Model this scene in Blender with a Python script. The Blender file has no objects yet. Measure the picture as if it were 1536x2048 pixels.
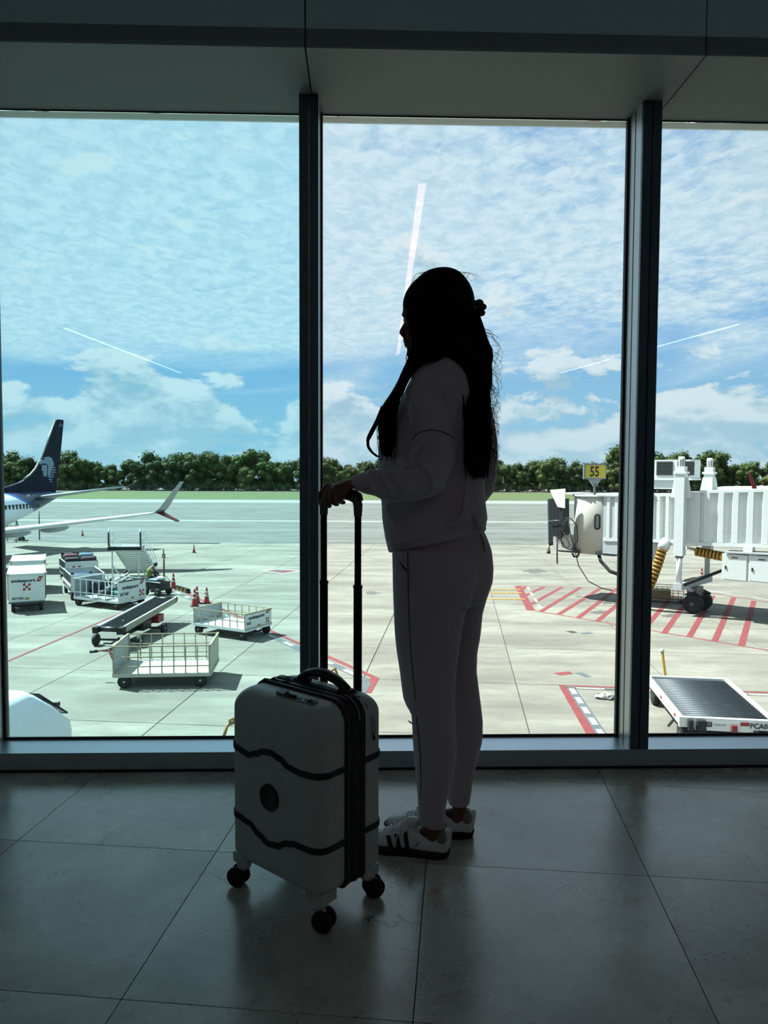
import bpy, math, random
import numpy as np
from mathutils import Matrix, Vector, noise as mnoise

# ------------------------------------------------------------------ camera, world, sun, exposure
SC = bpy.context.scene
COL = SC.collection
F = 1480.0; CX = 768.0; CY = 1024.0
TILT = math.atan(75 / 1480.0); ROLL = 0.004; EYE = 1.09
APR = -5.91                     # level of the apron below the floor
TH = math.radians(5.75)         # heading of the paving grids
WY = 2.69; WS = 0.028           # inner line of the glazed wall: y = WY + WS * x

cam = bpy.data.cameras.new('camera'); cam_o = bpy.data.objects.new('camera', cam); COL.objects.link(cam_o)
cam.sensor_fit = 'VERTICAL'; cam.sensor_height = 36.0; cam.lens = F / 2048 * 36.0
cam.clip_start = 0.05; cam.clip_end = 3000
cam_o.matrix_world = Matrix.Translation((0, 0, EYE)) @ Matrix.Rotation(math.pi / 2 - TILT, 4, 'X') @ Matrix.Rotation(ROLL, 4, 'Z')
SC.camera = cam_o
SC.view_settings.view_transform = 'Standard'; SC.view_settings.look = 'None'
SC.view_settings.gamma = 1.0; SC.view_settings.use_curve_mapping = False
SC.view_settings.exposure = 0.0
SC.cycles.max_bounces = 10; SC.cycles.transparent_max_bounces = 16
SC.cycles.sample_clamp_indirect = 4.0

sun = bpy.data.lights.new('sun', 'SUN'); sun_o = bpy.data.objects.new('sun', sun); COL.objects.link(sun_o)
sun.energy = 18.0; sun.angle = math.radians(0.6); sun.color = (1.0, 0.96, 0.88)
sun_o.rotation_euler = Vector((-0.64, 0.27, 1.0)).to_track_quat('Z', 'Y').to_euler()

def build_world():
    w = bpy.data.worlds.new('sky'); SC.world = w; w.use_nodes = True
    nt = w.node_tree; N = nt.nodes; L = nt.links; N.clear()
    def n(t, **k):
        x = N.new(t)
        for a, b in k.items(): setattr(x, a, b)
        return x
    def setv(sock, v):
        if hasattr(v, 'is_output'): L.new(v, sock)
        else: sock.default_value = v
    def ma(op, a, b=0.0, c=0.0, clamp=False):
        x = n('ShaderNodeMath', operation=op, use_clamp=clamp)
        setv(x.inputs[0], a); setv(x.inputs[1], b); setv(x.inputs[2], c)
        return x.outputs[0]
    def sm(v, lo, hi, a=0.0, b=1.0):
        x = n('ShaderNodeMapRange', interpolation_type='SMOOTHSTEP')
        setv(x.inputs['Value'], v); setv(x.inputs['From Min'], lo); setv(x.inputs['From Max'], hi)
        x.inputs['To Min'].default_value = a; x.inputs['To Max'].default_value = b
        return x.outputs['Result']
    def noise(vec, scale, detail=5, rough=0.55, dist=0.0):
        x = n('ShaderNodeTexNoise'); x.inputs['Scale'].default_value = scale; x.inputs['Detail'].default_value = detail
        x.inputs['Roughness'].default_value = rough; x.inputs['Distortion'].default_value = dist
        L.new(vec, x.inputs['Vector']); return x.outputs['Fac']
    def mix(f, a, b):
        x = n('ShaderNodeMix', data_type='RGBA')
        setv(x.inputs['Factor'], f); setv(x.inputs['A'], a); setv(x.inputs['B'], b)
        return x.outputs['Result']
    tc = n('ShaderNodeTexCoord'); nm = n('ShaderNodeVectorMath', operation='NORMALIZE'); L.new(tc.outputs['Generated'], nm.inputs[0])
    d = nm.outputs['Vector']; sp = n('ShaderNodeSeparateXYZ'); L.new(d, sp.inputs[0]); z = sp.outputs['Z']
    rp = n('ShaderNodeValToRGB'); L.new(ma('MAXIMUM', z, 0.0), rp.inputs[0])
    e = rp.color_ramp.elements
    e[0].position = 0.0; e[0].color = (0.48, 0.72, 0.83, 1)
    e[1].position = 1.0; e[1].color = (0.09, 0.24, 0.60, 1)
    for p, c in ((0.07, (0.40, 0.68, 0.86, 1)), (0.2, (0.26, 0.54, 0.88, 1)), (0.42, (0.20, 0.44, 0.82, 1))):
        q = rp.color_ramp.elements.new(p); q.color = c
    sky = rp.outputs['Color']
    # high mottled sheet, laid out on a level plane far up
    dv = n('ShaderNodeVectorMath', operation='DIVIDE'); L.new(d, dv.inputs[0])
    cb = n('ShaderNodeCombineXYZ'); zz = ma('ADD', ma('MAXIMUM', z, 0.0), 0.05)
    for i in range(3): L.new(zz, cb.inputs[i])
    L.new(cb.outputs[0], dv.inputs[1]); plane = dv.outputs['Vector']
    ro = n('ShaderNodeMapping'); ro.inputs['Rotation'].default_value = (0, 0, 0.9); ro.inputs['Scale'].default_value = (1.15, 1.0, 0.0); L.new(plane, ro.inputs['Vector'])
    low = noise(ro.outputs[0], 0.50, 3, 0.5, 0.8)
    fine = noise(ro.outputs[0], 12.0, 7, 0.66, 0.5)
    mid = noise(ro.outputs[0], 2.4, 5, 0.6, 1.2)
    cov = ma('ADD', low, ma('MULTIPLY_ADD', fine, 0.42, -0.21)); cov = ma('ADD', cov, ma('MULTIPLY_ADD', mid, 0.7, -0.35))
    band = sm(ma('ADD', z, ma('MULTIPLY_ADD', low, 0.22, -0.11)), 0.115, 0.20)
    alto = ma('MULTIPLY', sm(cov, 0.06, 0.50), band)
    altoc = mix(sm(fine, 0.35, 0.65), (0.70, 0.86, 0.94, 1), (0.94, 1.02, 1.05, 1))
    c1 = mix(ma('MULTIPLY', alto, 0.93), sky, altoc)
    # heaped clouds low over the horizon
    mp = n('ShaderNodeMapping'); mp.inputs['Scale'].default_value = (1, 1, 2.1); mp.inputs['Location'].default_value = (3.3, 1.1, 0.02); L.new(d, mp.inputs['Vector'])
    mp2 = n('ShaderNodeMapping'); mp2.inputs['Scale'].default_value = (1, 1, 2.1); mp2.inputs['Location'].default_value = (3.29, 1.1, 0.065); L.new(d, mp2.inputs['Vector'])
    a1 = noise(mp.outputs[0], 8.5, 9, 0.60, 0.25); a2 = noise(mp2.outputs[0], 8.5, 9, 0.60, 0.25)
    thr = sm(z, 0.0, 0.21, 0.35, 0.60)
    cm = sm(a1, thr, ma('ADD', thr, 0.07))
    lit = sm(ma('SUBTRACT', a1, a2), -0.10, 0.10)
    cc = mix(lit, (0.50, 0.68, 0.78, 1), (0.97, 1.0, 1.0, 1))
    hazef = sm(z, 0.0, 0.13, 0.55, 0.0)
    cc = mix(hazef, cc, (0.58, 0.80, 0.88, 1))
    c2 = mix(ma('MULTIPLY', cm, 0.92), c1, cc)
    low_half = sm(z, -0.06, 0.0)
    c3 = mix(low_half, (0.34, 0.34, 0.30, 1), c2)
    bg = n('ShaderNodeBackground'); L.new(c3, bg.inputs['Color']); bg.inputs['Strength'].default_value = 1.0
    out = n('ShaderNodeOutputWorld'); L.new(bg.outputs[0], out.inputs['Surface'])
build_world()

# ------------------------------------------------------------------ picking points of the place through the lens that photographed it
def ray(px, py):
    x = (px - CX) / F; y = -(py - CY) / F
    c, s = math.cos(ROLL), math.sin(ROLL); x, y = c * x - s * y, s * x + c * y
    ct, st = math.cos(TILT), math.sin(TILT)
    return Vector((x, ct + y * st, -st + y * ct))
def G(px, py, z=0.0):
    d = ray(px, py); return Vector((0, 0, EYE)) + d * ((z - EYE) / d.z)
def AY(px, py, Y):
    d = ray(px, py); return Vector((0, 0, EYE)) + d * (Y / d.y)
def P(px, py, h=0.0): return G(px, py, APR + h)
def on_plane(px, py, p0, n):
    d = ray(px, py); o = Vector((0, 0, EYE)); return o + d * ((p0 - o).dot(n) / d.dot(n))
def grid(u, v):                 # paving grid -> world
    c, s = math.cos(TH), math.sin(TH); return (u * c + v * s, -u * s + v * c)

# ------------------------------------------------------------------ mesh builder
class MB:
    def __init__(s): s.v = []; s.f = []; s.m = []; s.s = []
    def add(s, vs, fs, m=0, sm=False):
        b = len(s.v); s.v += [tuple(x) for x in vs]
        for f in fs: s.f.append(tuple(i + b for i in f)); s.m.append(m); s.s.append(sm)
    def box(s, c, d, rz=0.0, m=0, M=None):
        hx, hy, hz = d[0] / 2, d[1] / 2, d[2] / 2
        R = Matrix.Translation(c) @ Matrix.Rotation(rz, 4, 'Z') if M is None else M @ Matrix.Translation(c)
        vs = [R @ Vector((x, y, z)) for z in (-hz, hz) for x, y in ((-hx, -hy), (hx, -hy), (hx, hy), (-hx, hy))]
        s.add(vs, [(3, 2, 1, 0), (4, 5, 6, 7), (0, 1, 5, 4), (1, 2, 6, 5), (2, 3, 7, 6), (3, 0, 4, 7)], m); return s
    def rbox(s, c, d, r, m=0, n=3, rz=0.0):       # upright edges and top rounded
        hx, hy, hz = d[0] / 2, d[1] / 2, d[2] / 2; R = Matrix.Translation(c) @ Matrix.Rotation(rz, 4, 'Z')
        def ring(i, z):
            o = []
            for (qx, qy, a0) in ((1, 1, 0), (-1, 1, 90), (-1, -1, 180), (1, -1, 270)):
                for k in range(n + 1):
                    a = math.radians(a0 + 90 * k / n)
                    o.append(R @ Vector((qx * (hx - r) + (r - i) * math.cos(a), qy * (hy - r) + (r - i) * math.sin(a), z)))
            return o
        rs = []
        for k in range(n + 1):
            a = math.pi / 2 * k / n; rs.append(ring(r * (1 - math.sin(a)), -hz + r * (1 - math.cos(a))))
        for k in range(n, -1, -1):
            a = math.pi / 2 * k / n; rs.append(ring(r * (1 - math.sin(a)), hz - r * (1 - math.cos(a))))
        s.loft(rs, m=m, sm=True); return s
    def loft(s, rings, cap=True, m=0, sm=True):
        n = len(rings[0]); vs = [p for r in rings for p in r]; fs = []
        for i in range(len(rings) - 1):
            for j in range(n):
                a = i * n + j; b = i * n + (j + 1) % n; fs.append((a, b, b + n, a + n))
        s.add(vs, fs, m, sm)
        if cap:
            b = len(s.v) - len(vs)
            s.f.append(tuple(b + j for j in reversed(range(n)))); s.m.append(m); s.s.append(False)
            s.f.append(tuple(b + (len(rings) - 1) * n + j for j in range(n))); s.m.append(m); s.s.append(False)
        return s
    def tube(s, pts, r, n=8, m=0, cap=True, flat=1.0):
        pts = [Vector(p) for p in pts]; rs = r if isinstance(r, (list, tuple)) else [r] * len(pts)
        t = (pts[1] - pts[0]).normalized(); up = Vector((0, 0, 1)) if abs(t.z) < 0.9 else Vector((0, 1, 0))
        a = t.cross(up).normalized(); rings = []
        for i, p in enumerate(pts):
            t = ((pts[min(i + 1, len(pts) - 1)] - pts[i]).normalized() + (pts[i] - pts[max(i - 1, 0)]).normalized())
            if t.length < 1e-6: t = pts[min(i + 1, len(pts) - 1)] - pts[max(i - 1, 0)]
            t.normalize(); a = (a - t * a.dot(t)).normalized(); b = t.cross(a)
            rings.append([p + (a * math.cos(2 * math.pi * k / n) + b * flat * math.sin(2 * math.pi * k / n)) * rs[i] for k in range(n)])
        s.loft(rings, cap, m, n > 4); return s
    def bar(s, p0, p1, w, h=None, m=0):
        p0 = Vector(p0); p1 = Vector(p1); h = h or w; t = (p1 - p0); L = t.length
        q = t.to_track_quat('X', 'Z').to_matrix().to_4x4()
        s.box((L / 2, 0, 0), (L, w, h), m=m, M=Matrix.Translation(p0) @ q); return s
    def lathe(s, prof, n=16, M=None, m=0, cap=True):
        M = M or Matrix()
        s.loft([[M @ Vector((r * math.cos(2 * math.pi * k / n), r * math.sin(2 * math.pi * k / n), z)) for k in range(n)] for r, z in prof], cap, m, True); return s
    def ball(s, c, r, nu=12, nv=8, m=0, M=None):
        r = (r, r, r) if not isinstance(r, (tuple, list)) else r; M = M or Matrix(); c = Vector(c)
        rings = []
        for i in range(nv + 1):
            a = -math.pi / 2 + math.pi * i / nv; a = max(min(a, math.pi / 2 - .02), -math.pi / 2 + .02)
            rings.append([M @ (c + Vector((r[0] * math.cos(a) * math.cos(2 * math.pi * k / nu), r[1] * math.cos(a) * math.sin(2 * math.pi * k / nu), r[2] * math.sin(a)))) for k in range(nu)])
        s.loft(rings, True, m, True); return s
    def prism(s, poly, t, M=None, m=0):           # polygon in local xy, thickness along z
        M = M or Matrix(); n = len(poly)
        vs = [M @ Vector((x, y, 0)) for x, y in poly] + [M @ Vector((x, y, t)) for x, y in poly]
        s.add(vs, [tuple(reversed(range(n))), tuple(range(n, 2 * n))] + [(i, (i + 1) % n, n + (i + 1) % n, n + i) for i in range(n)], m); return s
    def slab3(s, pts, off, m=0):                  # flat polygon of 3D points with thickness vector
        n = len(pts); off = Vector(off); vs = [Vector(p) for p in pts] + [Vector(p) + off for p in pts]
        s.add(vs, [tuple(reversed(range(n))), tuple(range(n, 2 * n))] + [(i, (i + 1) % n, n + (i + 1) % n, n + i) for i in range(n)], m); return s
    def obj(s, name, mat, parent=None, **pr):
        me = bpy.data.meshes.new(name); me.from_pydata(s.v, [], s.f)
        for mm in (mat if isinstance(mat, (list, tuple)) else [mat]): me.materials.append(mm)
        me.polygons.foreach_set('material_index', s.m); me.polygons.foreach_set('use_smooth', s.s)
        o = bpy.data.objects.new(name, me); COL.objects.link(o)
        if parent is not None: o.parent = parent
        for k, v in pr.items(): o[k] = v
        fix_normals(me); return o
import bmesh
def fix_normals(me):
    bm = bmesh.new(); bm.from_mesh(me); bmesh.ops.recalc_face_normals(bm, faces=bm.faces); bm.to_mesh(me); bm.free()

def thing(name, label, cat, loc=(0, 0, 0), rz=0.0, group=None):
    o = bpy.data.objects.new(name, None); COL.objects.link(o); o.location = loc; o.rotation_euler = (0, 0, rz)
    o.empty_display_size = 0.2
    o['label'] = label; o['category'] = cat
    if group: o['group'] = group
    return o
def tag(o, label, cat, group=None):
    o['label'] = label; o['category'] = cat
    if group: o['group'] = group
    return o
def struct(o, label=None, cat=None):
    o['kind'] = 'structure'
    if label: o['label'] = label
    if cat: o['category'] = cat
    return o
def group_empty(name, label, cat):
    o = bpy.data.objects.new(name, None); COL.objects.link(o); o['kind'] = 'structure'; o['label'] = label; o['category'] = cat; return o
def dup(root, loc, rz, label=None, scale=None):
    r = root.copy(); COL.objects.link(r); r.location = loc; r.rotation_euler = (0, 0, rz)
    if label: r['label'] = label
    if scale: r.scale = scale
    for ch in list(root.children):
        c = ch.copy(); COL.objects.link(c); c.parent = r
        for g in ch.children:
            q = g.copy(); COL.objects.link(q); q.parent = c
    return r
def bake(o, mods):
    for t, k in mods:
        m = o.modifiers.new(t, t)
        for a, b in k.items(): setattr(m, a, b)
    dg = bpy.context.evaluated_depsgraph_get(); dg.update()
    me = bpy.data.meshes.new_from_object(o.evaluated_get(dg)); o.modifiers.clear()
    mats = list(o.data.materials); o.data = me
    if not len(me.materials):
        for m_ in mats: me.materials.append(m_)
    me.polygons.foreach_set('use_smooth', [True] * len(me.polygons))
    return o
def text(name, body, size, mat, parent, M, extrude=0.004, sx=1.0, bold=0.0, fit=None, **pr):
    cu = bpy.data.curves.new(name, 'FONT'); cu.body = body; cu.size = size; cu.extrude = extrude; cu.offset = bold; cu.resolution_u = 2
    cu.align_x = 'LEFT'; cu.align_y = 'BOTTOM_BASELINE'
    t = bpy.data.objects.new(name, cu); COL.objects.link(t)
    dg = bpy.context.evaluated_depsgraph_get()
    me = bpy.data.meshes.new_from_object(t.evaluated_get(dg)); bpy.data.objects.remove(t)
    if fit: xs = [v.co.x for v in me.vertices]; sx = fit / (max(xs) - min(xs))
    me.transform(M @ Matrix.Diagonal((sx, 1, 1, 1))); me.materials.clear(); me.materials.append(mat)
    o = bpy.data.objects.new(name, me); COL.objects.link(o); o.parent = parent
    for k, v in pr.items(): o[k] = v
    return o
def frame(o, x, y):             # matrix with origin o, text running along x, rising along y
    x = Vector(x).normalized(); y = Vector(y); y = (y - x * y.dot(x)).normalized(); z = x.cross(y)
    return Matrix(((x.x, y.x, z.x, o[0]), (x.y, y.y, z.y, o[1]), (x.z, y.z, z.z, o[2]), (0, 0, 0, 1)))

# ------------------------------------------------------------------ materials
def lin(c): return tuple(((x / 255) / 12.92 if x / 255 <= 0.04045 else ((x / 255 + 0.055) / 1.055) ** 2.4) for x in c) + (1,)
MATS = {}; TONE = 0.43
def mat(name, rgb, rough=0.6, metal=0.0, var=0.12, scale=3.0, bump=0.0, bscale=40.0, spec=0.5, coords='Object', emit=None, tone=None):
    if name in MATS: return MATS[name]
    m = bpy.data.materials.new(name); m.use_nodes = True; nt = m.node_tree; b = nt.nodes['Principled BSDF']
    c = tuple(x * (tone or TONE) for x in lin(rgb)[:3]) + (1,)
    tc = nt.nodes.new('ShaderNodeTexCoord'); nz = nt.nodes.new('ShaderNodeTexNoise'); nz.inputs['Scale'].default_value = scale; nz.inputs['Detail'].default_value = 6
    nt.links.new(tc.outputs[coords], nz.inputs['Vector'])
    mx = nt.nodes.new('ShaderNodeMix'); mx.data_type = 'RGBA'
    mx.inputs['A'].default_value = tuple(x * (1 - var) for x in c[:3]) + (1,); mx.inputs['B'].default_value = tuple(min(1, x * (1 + var)) for x in c[:3]) + (1,)
    nt.links.new(nz.outputs['Fac'], mx.inputs['Factor']); nt.links.new(mx.outputs['Result'], b.inputs['Base Color'])
    b.inputs['Roughness'].default_value = rough; b.inputs['Metallic'].default_value = metal; b.inputs['Specular IOR Level'].default_value = spec
    if bump:
        n2 = nt.nodes.new('ShaderNodeTexNoise'); n2.inputs['Scale'].default_value = bscale; n2.inputs['Detail'].default_value = 4
        nt.links.new(tc.outputs[coords], n2.inputs['Vector'])
        bp = nt.nodes.new('ShaderNodeBump'); bp.inputs['Strength'].default_value = bump; bp.inputs['Distance'].default_value = 0.01
        nt.links.new(n2.outputs['Fac'], bp.inputs['Height']); nt.links.new(bp.outputs['Normal'], b.inputs['Normal'])
    if emit:
        b.inputs['Emission Color'].default_value = lin(emit[0]); b.inputs['Emission Strength'].default_value = emit[1]
    MATS[name] = m; return m
def glass(name, tint, f=0.06):
    m = bpy.data.materials.new(name); m.use_nodes = True; nt = m.node_tree; nt.nodes.clear()
    o = nt.nodes.new('ShaderNodeOutputMaterial'); tr = nt.nodes.new('ShaderNodeBsdfTransparent'); gl = nt.nodes.new('ShaderNodeBsdfGlossy')
    tr.inputs['Color'].default_value = tuple(math.sqrt(x) for x in tint) + (1,); gl.inputs['Roughness'].default_value = 0.0
    gl.inputs['Color'].default_value = (1, 1, 1, 1)
    mx = nt.nodes.new('ShaderNodeMixShader'); lw = nt.nodes.new('ShaderNodeFresnel'); lw.inputs['IOR'].default_value = 1.6
    nt.links.new(lw.outputs[0], mx.inputs[0]); nt.links.new(tr.outputs[0], mx.inputs[1]); nt.links.new(gl.outputs[0], mx.inputs[2])
    nt.links.new(mx.outputs[0], o.inputs[0]); MATS[name] = m; return m

WHITE = mat('white paint', (222, 224, 220), 0.45, tone=.8, var=0.05, bump=0.02)
CREAM = mat('worn cream paint', (205, 200, 184), 0.55, tone=.62, var=0.16, scale=6)
RUSTY = mat('rust stained cream paint', (176, 160, 132), 0.65, tone=.7, var=0.3, scale=14)
GREYP = mat('grey steel', (128, 132, 132), 0.45, 0.3, var=0.12, scale=8)
GALV = mat('galvanised mesh sheet', (150, 158, 162), 0.5, 0.2, tone=.8, var=0.15, scale=20)
RUBBER = mat('black rubber', (22, 22, 24), 0.75, var=0.2, scale=15)
BLACKM = mat('black painted metal', (16, 17, 19), 0.35, var=0.1)
DARKM = mat('dark grease metal', (46, 48, 50), 0.55, 0.4, var=0.25, scale=10)
RED = mat('red paint', (176, 30, 34), 0.45, var=0.1)
DKRED = mat('dark red curtain', (112, 24, 28), 0.8, var=0.2)
ORANGE = mat('orange cone plastic', (214, 46, 26), 0.5, var=0.08)
REFL = mat('pale reflective band', (236, 226, 214), 0.35, var=0.05)
YELLOW = mat('yellow paint', (226, 176, 40), 0.5, var=0.1)
NAVYP = mat('navy paint', (16, 30, 58), 0.6, spec=0.15, var=0.08)
TEXTG = mat('grey lettering', (84, 88, 92), 0.6, var=0.05)
TEXTK = mat('black lettering', (18, 18, 18), 0.6, var=0.05)
REDP = mat('red print', (196, 34, 40), 0.55, var=0.05)
WHITEP = mat('white print', (232, 232, 228), 0.55, var=0.05)
TONE = 0.42
# ------------------------------------------------------------------ apron, its slabs and paint
def concrete(name, rgb, world=True, joint=False):
    m = bpy.data.materials.new(name); m.use_nodes = True; nt = m.node_tree; N = nt.nodes; L = nt.links; b = N['Principled BSDF']
    geo = N.new('ShaderNodeNewGeometry'); oi = N.new('ShaderNodeObjectInfo')
    def nz(sc, det, stretch=(1, 1, 1), rough=0.6):
        mp = N.new('ShaderNodeMapping'); mp.inputs['Scale'].default_value = stretch; mp.inputs['Rotation'].default_value = (0, 0, TH); L.new(geo.outputs['Position'], mp.inputs['Vector'])
        x = N.new('ShaderNodeTexNoise'); x.inputs['Scale'].default_value = sc; x.inputs['Detail'].default_value = det; x.inputs['Roughness'].default_value = rough
        L.new(mp.outputs[0], x.inputs['Vector']); return x.outputs['Fac']
    def mx(f, a, c2):
        x = N.new('ShaderNodeMix'); x.data_type = 'RGBA'
        for s, v in (('Factor', f), ('A', a), ('B', c2)):
            if hasattr(v, 'is_output'): L.new(v, x.inputs[s])
            else: x.inputs[s].default_value = v
        return x.outputs['Result']
    def rng(v, lo, hi, a=0.0, c2=1.0):
        x = N.new('ShaderNodeMapRange'); L.new(v, x.inputs['Value']); x.inputs['From Min'].default_value = lo; x.inputs['From Max'].default_value = hi
        x.inputs['To Min'].default_value = a; x.inputs['To Max'].default_value = c2; return x.outputs['Result']
    c = tuple(x * .355 for x in lin(rgb)[:3]) + (1,); dk = tuple(x * 0.66 for x in c[:3]) + (1,); lt = tuple(min(1, x * 1.14) for x in c[:3]) + (1,)
    base = mx(rng(nz(0.5, 8, (0.35, 1, 1)), 0.38, 0.62), dk, lt)
    base = mx(rng(nz(2.2, 9, (0.35, 1, 1), .75), 0.44, 0.66, 0, 0.7), base, tuple(x * 0.70 for x in c[:3]) + (1,))
    base = mx(rng(nz(11.0, 5, (0.6, 1, 1), .7), 0.5, 0.72, 0, 0.6), base, tuple(x * 0.72 for x in c[:3]) + (1,))
    st = rng(nz(0.16, 5, (0.5, 1.4, 1)), 0.56, 0.75, 0, 0.55)
    base = mx(st, base, tuple(x * 0.52 for x in c[:3]) + (1,))
    hs = N.new('ShaderNodeHueSaturation'); L.new(base, hs.inputs['Color'])
    L.new(rng(oi.outputs['Random'], 0, 1, 0.93, 1.06), hs.inputs['Value']); L.new(hs.outputs[0], b.inputs['Base Color'])
    b.inputs['Roughness'].default_value = 0.85; b.inputs['Specular IOR Level'].default_value = 0.25
    bp = N.new('ShaderNodeBump'); bp.inputs['Strength'].default_value = 0.25; bp.inputs['Distance'].default_value = 0.02; L.new(nz(9.0, 5), bp.inputs['Height']); L.new(bp.outputs[0], b.inputs['Normal'])
    MATS[name] = m; return m
CONC = concrete('apron concrete', (197, 192, 176)); TAXI = concrete('taxiway surface', (158, 162, 154))
JOINT = mat('joint filler', (104, 102, 94), 0.9)
def noisy_ground(name, a, b_, sc):
    m = mat(name, a, 0.95, var=0.25, scale=sc, coords='Object'); return m
GRASSM = mat('mown grass', (100, 120, 58), 0.95, var=0.35, scale=0.6)
DIRT = mat('pale dirt track', (140, 138, 116), 0.95, var=0.2, scale=0.4)

def ground_rect(name, y0, y1, z0, z1, m, label, cat, hx=420):
    o = MB().box((0, (y0 + y1) / 2, (z0 + z1) / 2), (2 * hx, y1 - y0, z1 - z0)).obj(name, m); return struct(o, label, cat)
BND = P(770, 1083).y
apron = ground_rect('apron_ground', 3.0, BND, APR - 0.5, APR - 0.03, JOINT, 'pale concrete aircraft apron of large square slabs below the window', 'apron', 120)
SL = 5.17; U0 = -3.19; V0 = 24.87      # slab size and a known joint crossing
slab_me = {}
def slab_poly(u, v):
    g = 0.016
    return [grid(a, b) for a, b in ((u + g, v + g), (u + SL - g, v + g), (u + SL - g, v + SL - g), (u + g, v + SL - g))]
sm_ = MB().prism([(0.016, 0.016), (SL - 0.016, 0.016), (SL - 0.016, SL - 0.016), (0.016, SL - 0.016)], 0.06, Matrix.Translation((0, 0, -0.06)))
proto = None
far = MB()
for j in range(-4, 11):
    for i in range(-16, 16):
        u, v = U0 + i * SL, V0 + j * SL
        cx_, cy_ = grid(u + SL / 2, v + SL / 2)
        if cy_ < 6 or abs(cx_) > cy_ * 0.56 + 7 or cy_ > BND - 1: continue
        if proto is None:
            o = proto = sm_.obj('concrete_slab', CONC, apron)
        else:
            o = proto.copy(); COL.objects.link(o); o.parent = apron
        o.location = (*grid(u, v), APR); o.rotation_euler = (0, 0, -TH)
taxi = ground_rect('taxiway_ground', BND - 2.6, 203, APR - 0.3, APR + 0.012, TAXI, 'grey asphalt taxiway crossing behind the apron', 'taxiway')
grass_g = ground_rect('grass_ground', 203, 287, APR - 0.5, APR + 0.03, GRASSM, 'strip of mown green grass beyond the taxiway', 'grass')
dirt = ground_rect('dirt_ground', 287, 420, APR - 0.5, APR + 0.06, DIRT, 'pale dirt track along the foot of the trees', 'ground')
# lighter and darker wheel lanes on the taxiway
lane_l = mat('pale taxiway lane', (176, 180, 172), 0.9, var=0.12, scale=0.5); lane_d = mat('dark taxiway lane', (138, 143, 138), 0.9, var=0.15, scale=0.5)
for (y, w, mm) in ((92, 5, lane_d), (110, 3, lane_l), (158, 6, lane_d), (190, 20, lane_l)):
    MB().box((0, y, APR + 0.014), (820, w, 0.006)).obj('taxiway_lane', mm, taxi)

PRED = mat('red ground paint', (164, 66, 68), 0.85, var=0.18, scale=2); PWHITE = mat('white ground paint', (226, 226, 216), 0.85, var=0.1, scale=2)
PGREY = mat('grey ground paint', (112, 122, 124), 0.85, var=0.15, scale=2); PYEL = mat('yellow ground paint', (224, 170, 60), 0.85, var=0.15, scale=2)
PDARK = mat('dark ground paint', (84, 78, 76), 0.85, var=0.15, scale=2)
def mark(name, pts, m, h=0.004):
    return MB().slab3([P(*p) for p in pts], (0, 0, h)).obj(name, m, apron)
LAY = [0]
def stripe(name, a, b, w, m, h=0.005, off=0.0):
    LAY[0] += 1; h += LAY[0] * .00012
    a = P(*a) if len(a) == 2 else Vector(a); b = P(*b) if len(b) == 2 else Vector(b)
    t = (b - a).normalized(); n = Vector((-t.y, t.x, 0)); a = a + n * off; b = b + n * off
    return MB().slab3([a - n * w / 2, b - n * w / 2, b + n * w / 2, a + n * w / 2], (0, 0, h)).obj(name, m, apron)
def dashes(a, b, w, m, dl, gap, off):
    a = P(*a); b = P(*b); t = (b - a).normalized(); L = (b - a).length; s = 0.3
    while s + dl < L:
        stripe('white_dash', tuple(a + t * s), tuple(a + t * (s + dl)), w, m, 0.009, off); s += dl + gap
# hatched red zone under the bridge
stripe('red_line', (1036, 1172), (1062, 1221), 0.42, PRED)
stripe('red_line', (1061, 1220), (1536, 1301), 0.13, PRED); stripe('red_line', (1035, 1171.5), (1290, 1177), 0.11, PRED)
stripe('red_line', (1290, 1177), (1400, 1183), 0.11, PRED); stripe('red_line', (1400, 1183), (1560, 1208), 0.13, PRED)
for a, b in (((1042, 1180), (1051, 1173)), ((1051, 1191), (1088, 1174)), ((1062, 1208.6), (1124, 1174.5)), ((1082, 1223), (1160.5, 1175)), ((1118, 1228.6), (1200.6, 1176.7)),
             ((1156, 1236), (1235, 1176.7)), ((1195, 1242), (1275, 1177)), ((1240, 1250), (1312, 1178)), ((1288, 1258), (1346, 1190)), ((1328, 1267), (1385, 1186)),
             ((1378.6, 1274), (1426, 1192)), ((1429, 1282.6), (1467.5, 1195)), ((1483, 1291), (1507.7, 1202))):
    stripe('red_hatch_line', a, b, 0.26, PRED)
for k in range(9):
    x0 = 1040 + 6 * k * 0
dashes((1043, 1173), (1070, 1220), 0.16, PWHITE, 1.2, 0.9, 0.34)
dashes((1404, 1181), (1560, 1205), 0.12, PWHITE, 1.5, 1.3, 0.3)
# red, grey and white border of the bay in front, right
stripe('red_line', (1125, 1370), (1187, 1476), 0.27, PRED); stripe('grey_band', (1139, 1372), (1208, 1476), 0.30, PGREY)
dashes((1139, 1372), (1208, 1476), 0.17, PWHITE, 0.62, 0.36, 0.0)
stripe('red_line', (1118, 1371), (1560, 1386.5), 0.13, PRED); stripe('grey_band', (1128, 1376), (1560, 1392), 0.13, PDARK)
dashes((1134, 1376), (1560, 1392), 0.11, PWHITE, 0.9, 0.9, 0.0)
# red, grey and white border of the bay, left
stripe('red_line', (354, 1178), (753, 1357), 0.20, PRED); stripe('grey_band', (349, 1183), (737, 1362), 0.34, PGREY)
dashes((349, 1183), (737, 1362), 0.2, PWHITE, 0.8, 0.9, 0.0)
stripe('red_line', (750, 1356), (733, 1386), 0.30, PRED); stripe('grey_band', (733, 1364), (722, 1386), 0.34, PGREY, 0.008)
stripe('red_line', (356, 1178), (10, 1325), 0.12, PRED)
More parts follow.
